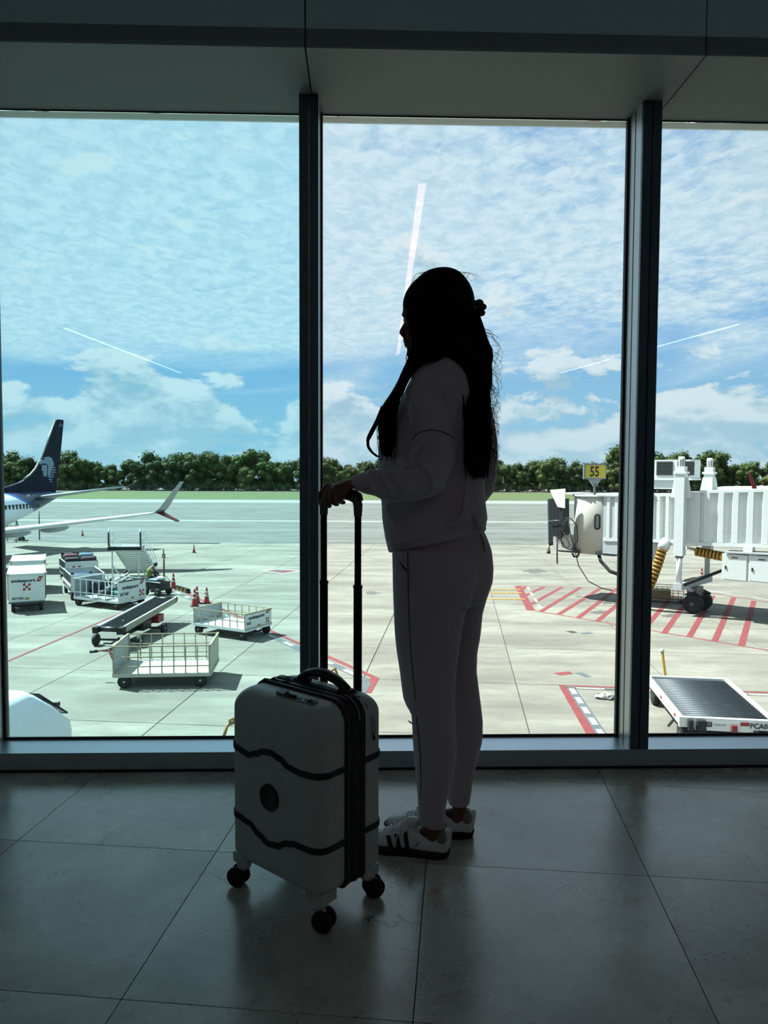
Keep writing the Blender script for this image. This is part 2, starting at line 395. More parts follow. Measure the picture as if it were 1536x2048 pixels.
# yellow stop lines
for (y, x1, s) in ((1179.5, 1040, 'B752 753'), (1186, 1043, 'B737 757'), (1198.5, 1050, 'DOOR B737 8')):
    stripe('yellow_line', (860, y - 1.5), (x1, y), 0.27, PYEL)
    p = P(985, y + 1); text('line_lettering', s, 0.26, PDARK, apron, frame((p.x, p.y, APR + 0.007), (1, -0.05, 0), (0, 1, 0)), 0.001, 1.5)
# small direction lozenges
mark('white_lozenge', [(524, 1141), (556, 1137.5), (607, 1141), (566, 1148)], PWHITE, 0.004)
mark('red_lozenge', [(532, 1141.5), (556, 1139), (596, 1141.5), (566, 1146.5)], PRED, 0.008); mark('grey_lozenge', [(545, 1140.5), (556, 1139.2), (578, 1140.6), (560, 1143)], PGREY, 0.011)
mark('red_lozenge', [(1107, 1346), (1138, 1343), (1147, 1348), (1120, 1351)], PRED); mark('grey_lozenge', [(1148, 1346), (1163, 1345), (1184, 1353), (1172, 1355)], PGREY)
mark('dark_lozenge', [(1130, 1262), (1145, 1261.5), (1156, 1265), (1145, 1267)], PDARK); mark('grey_lozenge', [(1158, 1266), (1178, 1264), (1189, 1267), (1168, 1269)], PGREY)
OIL = mat('oil stain', (120, 116, 106), 0.7, var=0.2, scale=4)
for (x, y, rx, ry, sd) in ((1070, 1142, 26, 4.5, 1), (745, 1186, 16, 3.4, 2), (1200, 1225, 20, 4, 3), (1060, 1084, 28, 4, 4), (900, 1300, 30, 4, 5), (1250, 1083, 40, 5, 6), (1342, 1232, 24, 4, 7)):
    random.seed(sd); pts = []
    for k in range(22):
        a = 2 * math.pi * k / 22; q = 0.65 + 0.5 * random.random(); pts.append((x + rx * q * math.cos(a), y + ry * q * math.sin(a)))
    mark('oil_stain', pts, OIL, 0.002)

# ------------------------------------------------------------------ tree belt and fence
def leaf_mat(name, a, b_):
    m = bpy.data.materials.new(name); m.use_nodes = True; nt = m.node_tree; b = nt.nodes['Principled BSDF']
    g = nt.nodes.new('ShaderNodeNewGeometry'); nz = nt.nodes.new('ShaderNodeTexNoise'); nz.inputs['Scale'].default_value = 0.55; nz.inputs['Detail'].default_value = 5
    nt.links.new(g.outputs['Position'], nz.inputs['Vector']); mx = nt.nodes.new('ShaderNodeMix'); mx.data_type = 'RGBA'
    mx.inputs['A'].default_value = tuple(x * .50 for x in lin(a)); mx.inputs['B'].default_value = tuple(x * .50 for x in lin(b_)); nt.links.new(nz.outputs['Fac'], mx.inputs['Factor'])
    nt.links.new(mx.outputs['Result'], b.inputs['Base Color']); b.inputs['Roughness'].default_value = 0.8; b.inputs['Specular IOR Level'].default_value = 0.2
    return m
LEAFS = [leaf_mat('dark foliage', (46, 66, 38), (92, 112, 54)), leaf_mat('mid foliage', (56, 80, 40), (112, 130, 60)), leaf_mat('olive foliage', (70, 84, 44), (128, 138, 72))]
BARK = mat('pale bark', (120, 112, 96), 0.9, var=0.25)
def make_tree(seed, hgt, w, leafm, low=0.18):
    rnd = random.Random(seed)
    t = thing('belt_tree', 'leafy broad-crowned tree in the dense belt beyond the airfield fence', 'tree', (0, 0, 0), 0, 'trees of the belt beyond the fence')
    tr = MB(); tr.tube([(0, 0, 0), (0.2, 0, hgt * .35), (-.1, .2, hgt * .7)], [.28, .2, .1], 6)
    for k in range(5):
        a = rnd.uniform(0, 6.3); tr.tube([(0.1, 0, hgt * rnd.uniform(.25, .5)), (math.cos(a) * w * .3, math.sin(a) * w * .3, hgt * .72)], [.12, .04], 5)
    tr.obj('trunk', BARK, t)
    c = MB(); blobs = []
    for k in range(16):
        a = rnd.uniform(0, 6.3); rr = w * 0.42 * math.sqrt(rnd.random()); z = hgt * rnd.uniform(low + .08, .86); q = math.sqrt(max(0.1, 1 - ((z / hgt - .52) / .52) ** 2))
        blobs.append((Vector((rr * q * math.cos(a), rr * q * math.sin(a), z)), rnd.uniform(.15, .27) * w))
    for k in range(7):
        a = k * .9; blobs.append((Vector((w * .3 * math.cos(a), w * .3 * math.sin(a), hgt * rnd.uniform(.10, .24))), w * .2))
    for (p, r) in blobs:
        for k in range(150):
            d = Vector((rnd.gauss(0, 1), rnd.gauss(0, 1), rnd.gauss(0, 1))).normalized(); q = p + d * r * rnd.uniform(.62, 1.12)
            s = rnd.uniform(.22, .50); e1 = Vector((rnd.gauss(0, 1), rnd.gauss(0, 1), rnd.gauss(0, .6))).normalized(); e2 = (d + Vector((rnd.gauss(0, .5), rnd.gauss(0, .5), rnd.gauss(0, .5)))).cross(e1).normalized()
            c.add([q - e1 * s, q - e2 * s * .6, q + e1 * s, q + e2 * s * .6 + d * .15], [(0, 1, 2), (0, 2, 3)])
        c.ball(p, (r * .80, r * .82, r * .68), 8, 5)
    o = c.obj('crown', leafm, t); return t
protos = [make_tree(1, 16.5, 11, LEAFS[0]), make_tree(2, 14.5, 10, LEAFS[1]), make_tree(3, 18, 11, LEAFS[1], .3), make_tree(4, 13, 12, LEAFS[2]), make_tree(5, 15, 9, LEAFS[0])]
rnd = random.Random(9); first = set()
spots = []
for row, (Y, step, dz) in enumerate(((303, 7.6, 0.86), (309, 8.4, 1.0), (316, 9.0, 1.04))):
    x = -185 + row * 3
    while x < 185:
        spots.append((x + rnd.uniform(-1.6, 1.6), Y + rnd.uniform(-2, 2), dz * rnd.uniform(.84, 1.08) * (0.93 + 0.1 * math.sin(x * .07) + .06 * math.sin(x * .19 + 1)))); x += step
for (x, y, s) in spots:
    k = rnd.randrange(5)
    if row == 0: k = rnd.choice((0, 1, 4))
    z = APR + 0.05; a = rnd.uniform(0, 6.3)
    if k not in first:
        first.add(k); o = protos[k]; o.location = (x, y, z); o.rotation_euler = (0, 0, a); o.scale = (s, s, s)
    else:
        dup(protos[k], (x, y, z), a, None, (s, s, s))
fence = thing('perimeter_fence', 'low wire perimeter fence on grey posts along the foot of the tree belt', 'fence', (0, 290, APR + .06))
fpost = None
for k in range(-52, 53):
    if fpost is None: fpost = o = MB().box((0, 0, 1.3), (.14, .14, 2.6)).obj('post', GREYP, fence)
    else: o = fpost.copy(); COL.objects.link(o); o.parent = fence
    o.location = (k * 3.3, 0, 0)
for z in (0.15, .6, 1.05, 1.5, 1.95, 2.4): MB().box((0, 0, z), (346, .05, .05)).obj('wire', GREYP, fence)
# ------------------------------------------------------------------ hall: floor, glazed wall, soffit, ceiling
WA = math.atan(WS); TONE = 1.0
def wl(s, d=0.0, z=0.0):        # along the wall s, outwards d
    c, q = math.cos(WA), math.sin(WA); return Vector((s * c - d * q, WY + s * q + d * c, z))
WM = Matrix.Translation((0, WY, 0)) @ Matrix.Rotation(WA, 4, 'Z')
GZ = 0.150                      # glass line behind the inner edge
SOF = 2.43; CEIL = 3.40; RX = 7.6; YB = -12.4

def stone():
    m = bpy.data.materials.new('polished stone tile'); m.use_nodes = True; nt = m.node_tree; N = nt.nodes; L = nt.links; b = N['Principled BSDF']
    geo = N.new('ShaderNodeNewGeometry'); oi = N.new('ShaderNodeObjectInfo')
    vm = N.new('ShaderNodeVectorMath'); vm.operation = 'MULTIPLY_ADD'; L.new(oi.outputs['Random'], vm.inputs[0]); vm.inputs[1].default_value = (13, 7, 5); L.new(geo.outputs['Position'], vm.inputs[2])
    V = vm.outputs[0]
    def nz(sc, det, rough=.6, dist=0.0):
        x = N.new('ShaderNodeTexNoise'); x.inputs['Scale'].default_value = sc; x.inputs['Detail'].default_value = det; x.inputs['Roughness'].default_value = rough; x.inputs['Distortion'].default_value = dist
        L.new(V, x.inputs['Vector']); return x.outputs['Fac']
    def rng(v, lo, hi, a=0.0, c=1.0):
        x = N.new('ShaderNodeMapRange'); L.new(v, x.inputs['Value']); x.inputs['From Min'].default_value = lo; x.inputs['From Max'].default_value = hi
        x.inputs['To Min'].default_value = a; x.inputs['To Max'].default_value = c; return x.outputs['Result']
    def mx(f, a, c):
        x = N.new('ShaderNodeMix'); x.data_type = 'RGBA'
        for s, v in (('Factor', f), ('A', a), ('B', c)):
            if hasattr(v, 'is_output'): L.new(v, x.inputs[s])
            else: x.inputs[s].default_value = v
        return x.outputs['Result']
    c = mx(rng(nz(2.2, 8, .62, .4), .36, .64), lin((158, 158, 148)), lin((206, 206, 194)))
    c = mx(rng(nz(5.0, 7, .6, 1.2), .56, .68, 0, .6), c, lin((168, 144, 130)))
    c = mx(rng(nz(60, 3), .55, .75, 0, .3), c, lin((90, 88, 80)))
    # dark pits gathered in patches and hairline veins
    pits = N.new('ShaderNodeMath'); pits.operation = 'MULTIPLY'; L.new(rng(nz(150, 2), .62, .68), pits.inputs[0]); L.new(rng(nz(4.2, 4), .52, .64), pits.inputs[1])
    c = mx(pits.outputs[0], c, lin((46, 44, 40)))
    ab = N.new('ShaderNodeMath'); ab.operation = 'SUBTRACT'; L.new(nz(1.7, 9, .55, .8), ab.inputs[0]); ab.inputs[1].default_value = 0.5
    a2 = N.new('ShaderNodeMath'); a2.operation = 'ABSOLUTE'; L.new(ab.outputs[0], a2.inputs[0])
    vein = N.new('ShaderNodeMath'); vein.operation = 'MULTIPLY'; L.new(rng(a2.outputs[0], .0, .0035, 1, 0), vein.inputs[0]); L.new(rng(nz(2.7, 3), .5, .58), vein.inputs[1])
    c = mx(vein.outputs[0], c, lin((60, 56, 50)))
    L.new(c, b.inputs['Base Color']); L.new(rng(nz(3.0, 5), .3, .7, .20, .32), b.inputs['Roughness']); b.inputs['Specular IOR Level'].default_value = 1.0
    bp = N.new('ShaderNodeBump'); bp.inputs['Strength'].default_value = .25; bp.inputs['Distance'].default_value = .0015; L.new(nz(24, 6), bp.inputs['Height']); L.new(bp.outputs[0], b.inputs['Normal'])
    return m
STONE = stone()
GROUT = mat('dark grout', (40, 38, 34), 0.9)
floor = struct(MB().slab3([(-RX, YB, -0.006), (RX, YB, -0.006), (RX, WY + WS * RX + .02, -0.006), (-RX, WY - WS * RX + .02, -0.006)], (0, 0, -0.35)).obj('floor', GROUT), 'polished beige stone tile floor of the departure hall', 'floor')
TS = 0.606; TU = -0.687; TV = 2.027
def clip(poly, f):
    o = []
    for i, p in enumerate(poly):
        q = poly[(i + 1) % len(poly)]; a, b = f(p), f(q)
        if a <= 0: o.append(p)
        if (a < 0) != (b < 0): t = a / (a - b); o.append((p[0] + (q[0] - p[0]) * t, p[1] + (q[1] - p[1]) * t))
    return o
rest = MB()
for j in range(-25, 2):
    for i in range(-13, 15):
        g = 0.0012; u, v = TU + i * TS, TV + j * TS
        poly = [grid(a, b) for a, b in ((u + g, v + g), (u + TS - g, v + g), (u + TS - g, v + TS - g), (u + g, v + TS - g))]
        poly = clip(poly, lambda p: p[1] - (WY + WS * p[0] + .004)); 
        if len(poly) >= 3: poly = clip(poly, lambda p: abs(p[0]) - RX) if False else poly
        if len(poly) < 3 or max(abs(p[0]) for p in poly) > RX or min(p[1] for p in poly) < YB: continue
        near = j >= -3 and -4 <= i <= 4
        if near: MB().slab3([(x, y, 0.0) for x, y in poly], (0, 0, -0.0055)).obj('floor_tile', STONE, floor)
        else: rest.slab3([(x, y, 0.0) for x, y in poly], (0, 0, -0.0055))
rest.obj('floor_tile', STONE, floor, kind='stuff')

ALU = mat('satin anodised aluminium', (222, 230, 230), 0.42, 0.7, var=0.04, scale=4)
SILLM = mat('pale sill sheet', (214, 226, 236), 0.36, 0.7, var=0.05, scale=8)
CAPSHADE = mat('shade-toned aluminium cap', (84, 100, 112), 0.4, 0.5, var=0.04, scale=4)  # shade on the mullion fronts put into a darker face colour
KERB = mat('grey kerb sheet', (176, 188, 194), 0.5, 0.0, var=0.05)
SOFM = mat('warm white soffit panel', (164, 170, 166), 0.6, var=0.03)
BULK = mat('bulkhead panel', (190, 214, 222), 0.6, var=0.04)
GASK = mat('black gasket', (8, 9, 10), 0.6)
WALLM = mat('hall wall paint', (222, 236, 242), 0.8, var=0.05)
CEILM = mat('hall ceiling', (206, 222, 230), 0.85, var=0.05)
# kerb and sill under the glass
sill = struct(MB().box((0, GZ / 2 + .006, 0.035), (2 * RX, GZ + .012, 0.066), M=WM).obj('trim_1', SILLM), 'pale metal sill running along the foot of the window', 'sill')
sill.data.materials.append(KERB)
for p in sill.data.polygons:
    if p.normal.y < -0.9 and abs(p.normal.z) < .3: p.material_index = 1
struct(MB().box((0, -.006, .003), (2 * RX, .012, .006), M=WM).obj('baseboard_front', GASK), 'black joint between floor and window kerb', 'baseboard')
# mullions
centres = [-6.30, -5.07, -3.90, -2.70, -1.482, -0.272, 0.957, 2.25, 3.52, 4.77, 6.02]
def mullion(k, s):
    lab = {-1.482: 'slim aluminium mullion at the left edge of the left window pane', -0.272: 'slim dark aluminium mullion left of the standing woman',
           0.957: 'slim aluminium mullion right of the standing woman, its side face lit'}.get(s, 'slim aluminium mullion of the glazed wall out of the picture')
    e = group_empty('trim_%d' % (k + 2), lab, 'mullion'); e.location = wl(s); e.rotation_euler = (0, 0, WA)
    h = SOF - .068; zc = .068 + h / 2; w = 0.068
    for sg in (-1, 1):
        MB().box((sg * (w / 4 + .0015), .008, zc), (w / 2 - .003, .016, h)).obj('face_strip', CAPSHADE, e)
    MB().box((0, GZ / 2 + .008, zc), (w, GZ - .016, h)).obj('web', ALU, e)
    MB().box((0, GZ + .022, zc), (w, .018, h)).obj('outer_cap', BLACKM, e)
    for sg in (-1, 1): MB().box((sg * (w / 2 + .004), GZ - .008, zc), (.008, .016, h)).obj('gasket', GASK, e)
    for sg in (-1, 1): MB().box((sg * (w / 2 + .0006), GZ * .5, zc), (.0012, .004, h)).obj('score_line', GASK, e)
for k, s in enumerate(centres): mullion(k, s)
# glass
GL_L = glass('cyan tinted glass', (0.60, 0.91, 0.98)); GL_M = glass('pale tinted glass', (0.80, 0.92, 0.97))
for k in range(len(centres) - 1):
    a, b = centres[k] + .034, centres[k + 1] - .034
    nm = {4: 'left window bay with bluish glass, looking on the parked airliner', 5: 'middle window bay behind the woman and the suitcase', 6: 'right window bay looking on the boarding bridge'}.get(k, 'window bay of the glazed wall out of the picture')
    e = group_empty('window_%d' % (k + 1), nm, 'window'); e.location = wl((a + b) / 2); e.rotation_euler = (0, 0, WA)
    MB().box((0, GZ + .006, (SOF + .068) / 2), (b - a, .012, SOF - .068)).obj('pane', GL_L if k <= 4 else GL_M, e)
    MB().box((0, GZ - .004, .072), (b - a, .008, .008)).obj('gasket', GASK, e); MB().box((0, GZ - .001, SOF - .002), (b - a, .003, .004)).obj('gasket', GASK, e)
# glass makers' marks etched in the pane corners
ETCH = mat('etched mark', (222, 236, 242), .6)
# soffit panels and the bulkhead above them, both in panels with open joints
FD = -0.283
js = [-7.6, -5.2, -3.95, -2.66, -1.44, -0.262, 1.015, 2.27, 3.5, 4.7, 6.0, 7.6]
sof = group_empty('ceiling_soffit', 'pale soffit panels above the window head', 'ceiling')
blk = group_empty('wall_bulkhead', 'dark bulkhead panels above the soffit', 'wall')
for a, b in zip(js[:-1], js[1:]):
    MB().box(((a + b) / 2, (GZ + FD) / 2 + .03, SOF + .03), (b - a - .005, GZ - FD + .06, .06), M=WM).obj('panel', SOFM, sof)
    MB().box(((a + b) / 2, FD + .02, (SOF + CEIL) / 2 + .002), (b - a - .005, .04, CEIL - SOF - .004), M=WM).obj('panel', BULK, blk)
MB().box((0, FD + .1, (SOF + .08 + CEIL) / 2), (2 * RX, .1, CEIL - SOF - .08), M=WM).obj('backing', GASK, blk)
struct(MB().box((0, (WY + YB) / 2 - .2, CEIL + .1), (2 * RX, WY - YB + .1, .2)).obj('ceiling', CEILM), 'dark ceiling of the hall', 'ceiling')
struct(MB().box((0, YB - .1, CEIL / 2), (2 * RX + .4, .2, CEIL)).obj('wall_back', WALLM), 'back wall of the hall', 'wall')
for nm, sx in (('wall_left', -1), ('wall_right', 1)):
    struct(MB().box((sx * (RX + .1), (WY + YB) / 2 + .1, CEIL / 2), (.2, WY - YB + .4, CEIL)).obj(nm, WALLM), 'side wall of the hall', 'wall')
# front of the terminal below and above the window, plus an added sun-blocking canopy
struct(MB().box((0, GZ + .06, (APR - 1.0) / 2 + .5 - .52), (2 * RX + 8, .22, -APR - .04), M=WM).obj('wall_front', WALLM), 'terminal front below the window', 'wall')
struct(MB().box((0, GZ + .12, 3.6), (2 * RX + 8, .2, 2.2), M=WM).obj('wall_fascia', WALLM), 'terminal front above the window', 'wall')
struct(MB().box((0, GZ + .95, 4.75), (2 * RX + 8, 2.0, .2), M=WM).obj('roof_sun_blocker', WALLM), 'unseen canopy added above the window to block the sun', 'roof')
# ceiling lamps whose reflections run across the panes
gp = wl(0, GZ); gn = Vector((-math.sin(WA), math.cos(WA), 0))
def mirrored(px, py):
    q = G(px, py, CEIL - .03); return q - gn * (2 * (q - gp).dot(gn))
def lamp(px0, px1, w, col, e, lab):
    a, b = mirrored(*px0), mirrored(*px1); c = (a + b) / 2; L = (b - a).length; rz = math.atan2(b.y - a.y, b.x - a.x)
    t = thing('ceiling_light', lab, 'light', (c.x, c.y, CEIL - .03), rz)
    MB().box((0, 0, .018), (L + .06, w + .05, .03)).obj('housing', ALU, t)
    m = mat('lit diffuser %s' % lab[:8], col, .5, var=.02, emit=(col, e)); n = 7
    for k in range(n): MB().box((-L / 2 + L * (k + .5) / n, 0, 0), (L / n - .03, w, .012)).obj('diffuser', m, t)
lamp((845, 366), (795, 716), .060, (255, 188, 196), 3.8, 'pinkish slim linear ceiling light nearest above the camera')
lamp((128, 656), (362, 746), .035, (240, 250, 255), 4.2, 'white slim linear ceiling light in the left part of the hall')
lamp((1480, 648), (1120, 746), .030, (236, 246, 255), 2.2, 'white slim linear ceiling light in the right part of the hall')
# ------------------------------------------------------------------ suitcase
def shellmat():
    m = bpy.data.materials.new('textured ivory shell'); m.use_nodes = True; nt = m.node_tree; b = nt.nodes['Principled BSDF']
    tc = nt.nodes.new('ShaderNodeTexCoord'); v = nt.nodes.new('ShaderNodeTexVoronoi'); v.inputs['Scale'].default_value = 420
    nt.links.new(tc.outputs['Object'], v.inputs['Vector']); bp = nt.nodes.new('ShaderNodeBump'); bp.inputs['Strength'].default_value = .45; bp.inputs['Distance'].default_value = .0012
    nt.links.new(v.outputs['Distance'], bp.inputs['Height']); nt.links.new(bp.outputs[0], b.inputs['Normal'])
    nz = nt.nodes.new('ShaderNodeTexNoise'); nz.inputs['Scale'].default_value = 9; nt.links.new(tc.outputs['Object'], nz.inputs['Vector'])
    mx = nt.nodes.new('ShaderNodeMix'); mx.data_type = 'RGBA'; mx.inputs['A'].default_value = lin((172, 178, 176)); mx.inputs['B'].default_value = lin((190, 195, 190))
    nt.links.new(nz.outputs['Fac'], mx.inputs['Factor']); nt.links.new(mx.outputs['Result'], b.inputs['Base Color'])
    b.inputs['Roughness'].default_value = .42; return m
SHELL = shellmat()
CAPM = mat('dark brown trim', (24, 22, 22), .5, var=.08); CAPL = mat('trim piping', (58, 54, 52), .45)
HND = mat('soft black handle', (14, 15, 17), .45); LOCKM = mat('grey lock plate', (120, 124, 126), .35, .3)
POLE = mat('black anodised pole', (9, 11, 16), .22, .6, var=.05)
sc_ = thing('suitcase', 'ivory hard-shell cabin suitcase with dark wavy bands standing beside the woman', 'suitcase', (-.204, 1.881, 0), math.radians(-40.25))
X0, X1, Y0, Y1, Z0, Z1 = -.168, .170, -.112, .122, .082, .537
def sect(s, off=0.0, r=.038, y0=Y0, y1=Y1, x0=X0, x1=X1):
    """point of the rounded horizontal section, s in metres from the middle of the front face going right"""
    r = r + off; hx0, hx1, hy0, hy1 = x0 - off, x1 + off, y0 - off, y1 + off
    seg = []; W = (hx1 - hx0) - 2 * r; D = (hy1 - hy0) - 2 * r; q = math.pi * r / 2; xm = (hx0 + hx1) / 2
    per = 2 * W + 2 * D + 4 * q; s = s % per
    if s < W / 2: return (xm + s, hy0, 0, -1)
    s -= W / 2
    for (cx_, cy_, a0, nx, L) in ((hx1 - r, hy0 + r, -90, (1, 0), D), (hx1 - r, hy1 - r, 0, (0, 1), W), (hx0 + r, hy1 - r, 90, (-1, 0), D), (hx0 + r, hy0 + r, 180, (0, -1), W / 2)):
        if s < q: a = math.radians(a0) + s / r; return (cx_ + r * math.cos(a), cy_ + r * math.sin(a), math.cos(a), math.sin(a))
        s -= q
        if s < L:
            dx, dy = -nx[1], nx[0]; return (cx_ + r * nx[0] + dx * s, cy_ + r * nx[1] + dy * s, nx[0], nx[1])
        s -= L
    return (xm, hy0, 0, -1)
def per(r=.038): return 2 * (X1 - X0 - 2 * r) + 2 * (Y1 - Y0 - 2 * r) + 2 * math.pi * r
def shell(y0, y1, name, lab=None):
    mb = MB(); R = .052; rings = []; n = 10
    def ring(z, ins, rr):
        return [Vector((p[0], p[1], z)) for p in [sect(per() * k / 96, 0, rr, y0 + 0, y1 - 0, X0, X1) for k in range(0)]]
    def rr(z, i):
        pts = []; x0, x1 = X0 + i, X1 - i; a_y0, a_y1 = y0 + (i if y0 == Y0 else 0), y1 - (i if y1 == Y1 else 0)
        for (cx_, cy_, a0, r) in ((x1, a_y0, -90, .038 if y0 == Y0 else .004), (x1, a_y1, 0, .038 if y1 == Y1 else .004), (x0, a_y1, 90, .038 if y1 == Y1 else .004), (x0, a_y0, 180, .038 if y0 == Y0 else .004)):
            r = r if r < .01 else max(.012, r - i * .3); ox = -r if cx_ == x1 else r; oy = r if cy_ == a_y0 else -r
            for k in range(9):
                a = math.radians(a0 + 90 * k / 8); pts.append(Vector((cx_ + ox + r * math.cos(a), cy_ + oy + r * math.sin(a), z)))
        return pts
    for k in range(n + 1):
        a = math.pi / 2 * k / n; rb = .030; rings.append(rr(Z0 + rb * (1 - math.cos(a)), rb * (1 - math.sin(a))))
    for k in range(6): rings.append(rr(Z0 + .04 + (Z1 - R - Z0 - .05) * k / 5, 0))
    for k in range(n, -1, -1):
        a = math.pi / 2 * k / n; rings.append(rr(Z1 - R * (1 - math.cos(a)), R * (1 - math.sin(a))))
    mb.loft(rings); return mb.obj(name, SHELL, sc_)
shell(Y0, -.026, 'front_shell'); shell(.042, Y1, 'rear_shell')
# zip gusset running round the case
def loop_ring(off, y, R=.055, nseg=10):
    pts = []; x0, x1, z0, z1 = X0 - off, X1 + off, Z0 - off, Z1 + off
    for (cx_, cz_, a0, r) in ((x1, z0, -90, .03), (x1, z1, 0, R), (x0, z1, 90, R), (x0, z0, 180, .03)):
        ox = -r if cx_ == x1 else r; oz = r if cz_ == z0 else -r
        for k in range(nseg + 1):
            a = math.radians(a0 + 90 * k / nseg); pts.append(Vector((cx_ + ox + r * math.cos(a), y, cz_ + oz + r * math.sin(a))))
    return pts
def gusset(name, m, prof):
    mb = MB(); mb.loft([loop_ring(o, y) for y, o in prof], True); return mb.obj(name, m, sc_)
gusset('gusset', CAPM, [(-.028, -.006), (-.027, .003), (-.018, .0055), (-.008, .004), (-.006, .001), (.000, .001), (.002, .004), (.012, .005), (.014, .001), (.022, .001), (.024, .004), (.036, .0055), (.044, .003), (.045, -.006)])
for y, r in ((-.0215, .0016), (-.006, .0012), (.018, .0014), (.0395, .0016)):
    pts = loop_ring(.0052 if abs(y) > .007 else .004, y); MB().tube(pts + [pts[0]], r, 5).obj('piping', CAPL, sc_)
pz = [p for p in loop_ring(.006, .020) if p.x > .05 and p.z > .40]; MB().tube(pz, .0009, 5).obj('reflective_thread', mat('light thread', (190, 192, 190), .3), sc_)
# wavy bands
def band(name, prof):
    P_ = per(); n = 150; mb = MB(); xs = [p[0] for p in prof]; zs = [p[1] for p in prof]
    def zf(x, onfront):
        if not onfront: return zs[-1]
        for i in range(len(xs) - 1):
            if xs[i] <= x <= xs[i + 1]:
                t = (x - xs[i]) / (xs[i + 1] - xs[i]); t = t * t * (3 - 2 * t); return zs[i] + (zs[i + 1] - zs[i]) * t
        return zs[0] if x < xs[0] else zs[-1]
    pr = [(-.0078, -.002), (-.0072, .0030), (-.005, .0036), (-.0045, .0018), (-.0016, .0018), (-.0010, .003), (.0010, .003), (.0016, .0018), (.0045, .0018), (.005, .0036), (.0072, .0030), (.0078, -.002)]
    rings = []
    for k in range(n + 1):
        s = P_ * k / n; x, y, nx, ny = sect(s); z = zf(x, ny < -.5 and y < Y0 + .02); z2 = zf(min(x + .004, X1), ny < -.5 and y < Y0 + .02); sl = (z2 - z) / .004 if ny < -.9 else 0; q = 1 / math.sqrt(1 + sl * sl)
        rings.append([Vector((x + nx * o + (-sl * q * a if ny < -.9 else 0), y + ny * o, z + a * q)) for a, o in pr])
    for i in range(n):
        for j in range(len(pr) - 1): pass
    mb.loft(rings, True); return mb.obj(name, CAPM, sc_)
band('upper_band', [(-.168, .392), (-.135, .384), (-.085, .376), (-.058, .386), (-.028, .399), (0, .402), (.030, .396), (.067, .382), (.105, .379), (.14, .381)])
band('lower_band', [(-.168, .208), (-.13, .205), (-.085, .199), (-.045, .181), (-.012, .169), (.022, .174), (.058, .192), (.085, .199), (.12, .200), (.14, .201)])
bd = MB(); bd.lathe([(.0, 0), (.034, 0), (.034, .004), (.031, .006), (.030, .0045), (0, .0045)], 32, Matrix.Translation((-.006, Y0 - .0005, .288)) @ Matrix.Rotation(math.pi / 2, 4, 'X')).obj('badge', CAPM, sc_)
# combination lock on the top edge of the front shell
lk = MB(); LM = Matrix.Translation((.045, -.0655, Z1 - .0035)) @ Matrix.Rotation(math.radians(16), 4, 'X') @ Matrix.Rotation(math.radians(0), 4, 'Z')
lk.box((0, 0, .003), (.128, .019, .006), M=LM); lo_ = lk.obj('lock_plate', LOCKM, sc_)
MB().box((-.052, 0, .009), (.030, .017, .010), M=LM).obj('lock_button', LOCKM, lo_)
for k in range(3):
    MB().lathe([(.004, -.0028), (.0062, -.002), (.0062, .002), (.004, .0028)], 10, LM @ Matrix.Translation((-.026 + k * .009, 0, .005)) @ Matrix.Rotation(math.pi / 2, 4, 'Y')).obj('dial', BLACKM, lo_)
text('lock_lettering', 'ooo  TSA', .013, TEXTK, lo_, LM @ Matrix.Translation((-.003, -.005, .0064)), .0003)
for k in range(2): MB().bar(LM @ Vector((.040 + k * .012, -.003, .008)), LM @ Vector((.050 + k * .010, .004, .010)), .004, .003).obj('zip_catch', BLACKM, lo_)
# top carry handle
hp = [(-.062, .047, Z1 - .002), (-.058, .047, Z1 + .012), (-.035, .047, Z1 + .026), (.0, .047, Z1 + .036), (.035, .047, Z1 + .036), (.075, .047, Z1 + .026), (.105, .047, Z1 + .010), (.112, .047, Z1 - .002)]
ch = MB().tube(hp, [.009, .010, .011, .0115, .0115, .011, .010, .009], 10, flat=1.5).obj('carry_handle', HND, sc_)
for x in (-.055, .106): MB().rbox((x, .047, Z1 + .005), (.040, .036, .012), .005).obj('handle_mount', HND, ch)
# side feet on the right edge and the drawstring loop
for (y, q) in ((.070, 0), (.079, .006)):
    pts = [(X1 - .07, .05, Z1 + .001), (X1 - .03, y - .016 - q, Z1 - .004), (X1 - .006, y - .01 - q, Z1 - .024 - q), (X1 + .003, y, Z1 - .07 + q), (X1 + .003, y - .002 + q * .3, Z1 - .098)]
    MB().tube([Vector(p) for p in pts], .0009, 5).obj('cord_loop', BLACKM, sc_)
for k in range(3): MB().tube([(X1 + .003, .075, Z1 - .096), (X1 + .005, .071 + k * .004, Z1 - .112)], .0014, 5).obj('cord_tassel', BLACKM, sc_)
# zip pullers and tag hanging off the left top corner
zp = MB()
zp.tube([(-.128, -.006, Z1 - .006), (-.118, -.008, Z1 + .004), (-.108, -.008, Z1 + .011), (-.098, -.008, Z1 + .004), (-.108, -.008, Z1 - .001), (-.118, -.008, Z1 + .002)], .0026, 6)
zp.tube([(-.120, -.008, Z1 + .001), (-.140, -.010, Z1 + .000), (-.156, -.012, Z1 - .010), (-.164, -.012, Z1 - .016)], [.005, .006, .005, .002], 7)
zp.tube([(-.105, -.004, Z1 + .006), (-.085, -.002, Z1 + .003), (-.064, 0, Z1 + .006)], [.0035, .004, .003], 7)
zp.tube([(-.066, .0, Z1 + .002), (-.068, .0, Z1 + .018), (-.062, .0, Z1 + .022), (-.056, .0, Z1 + .018), (-.056, .0, Z1 + .004)], .0019, 6)
zp.obj('zip_puller', BLACKM, sc_)
MB().box((.150, .012, .0), (.004, .012, .02)).xf if False else None
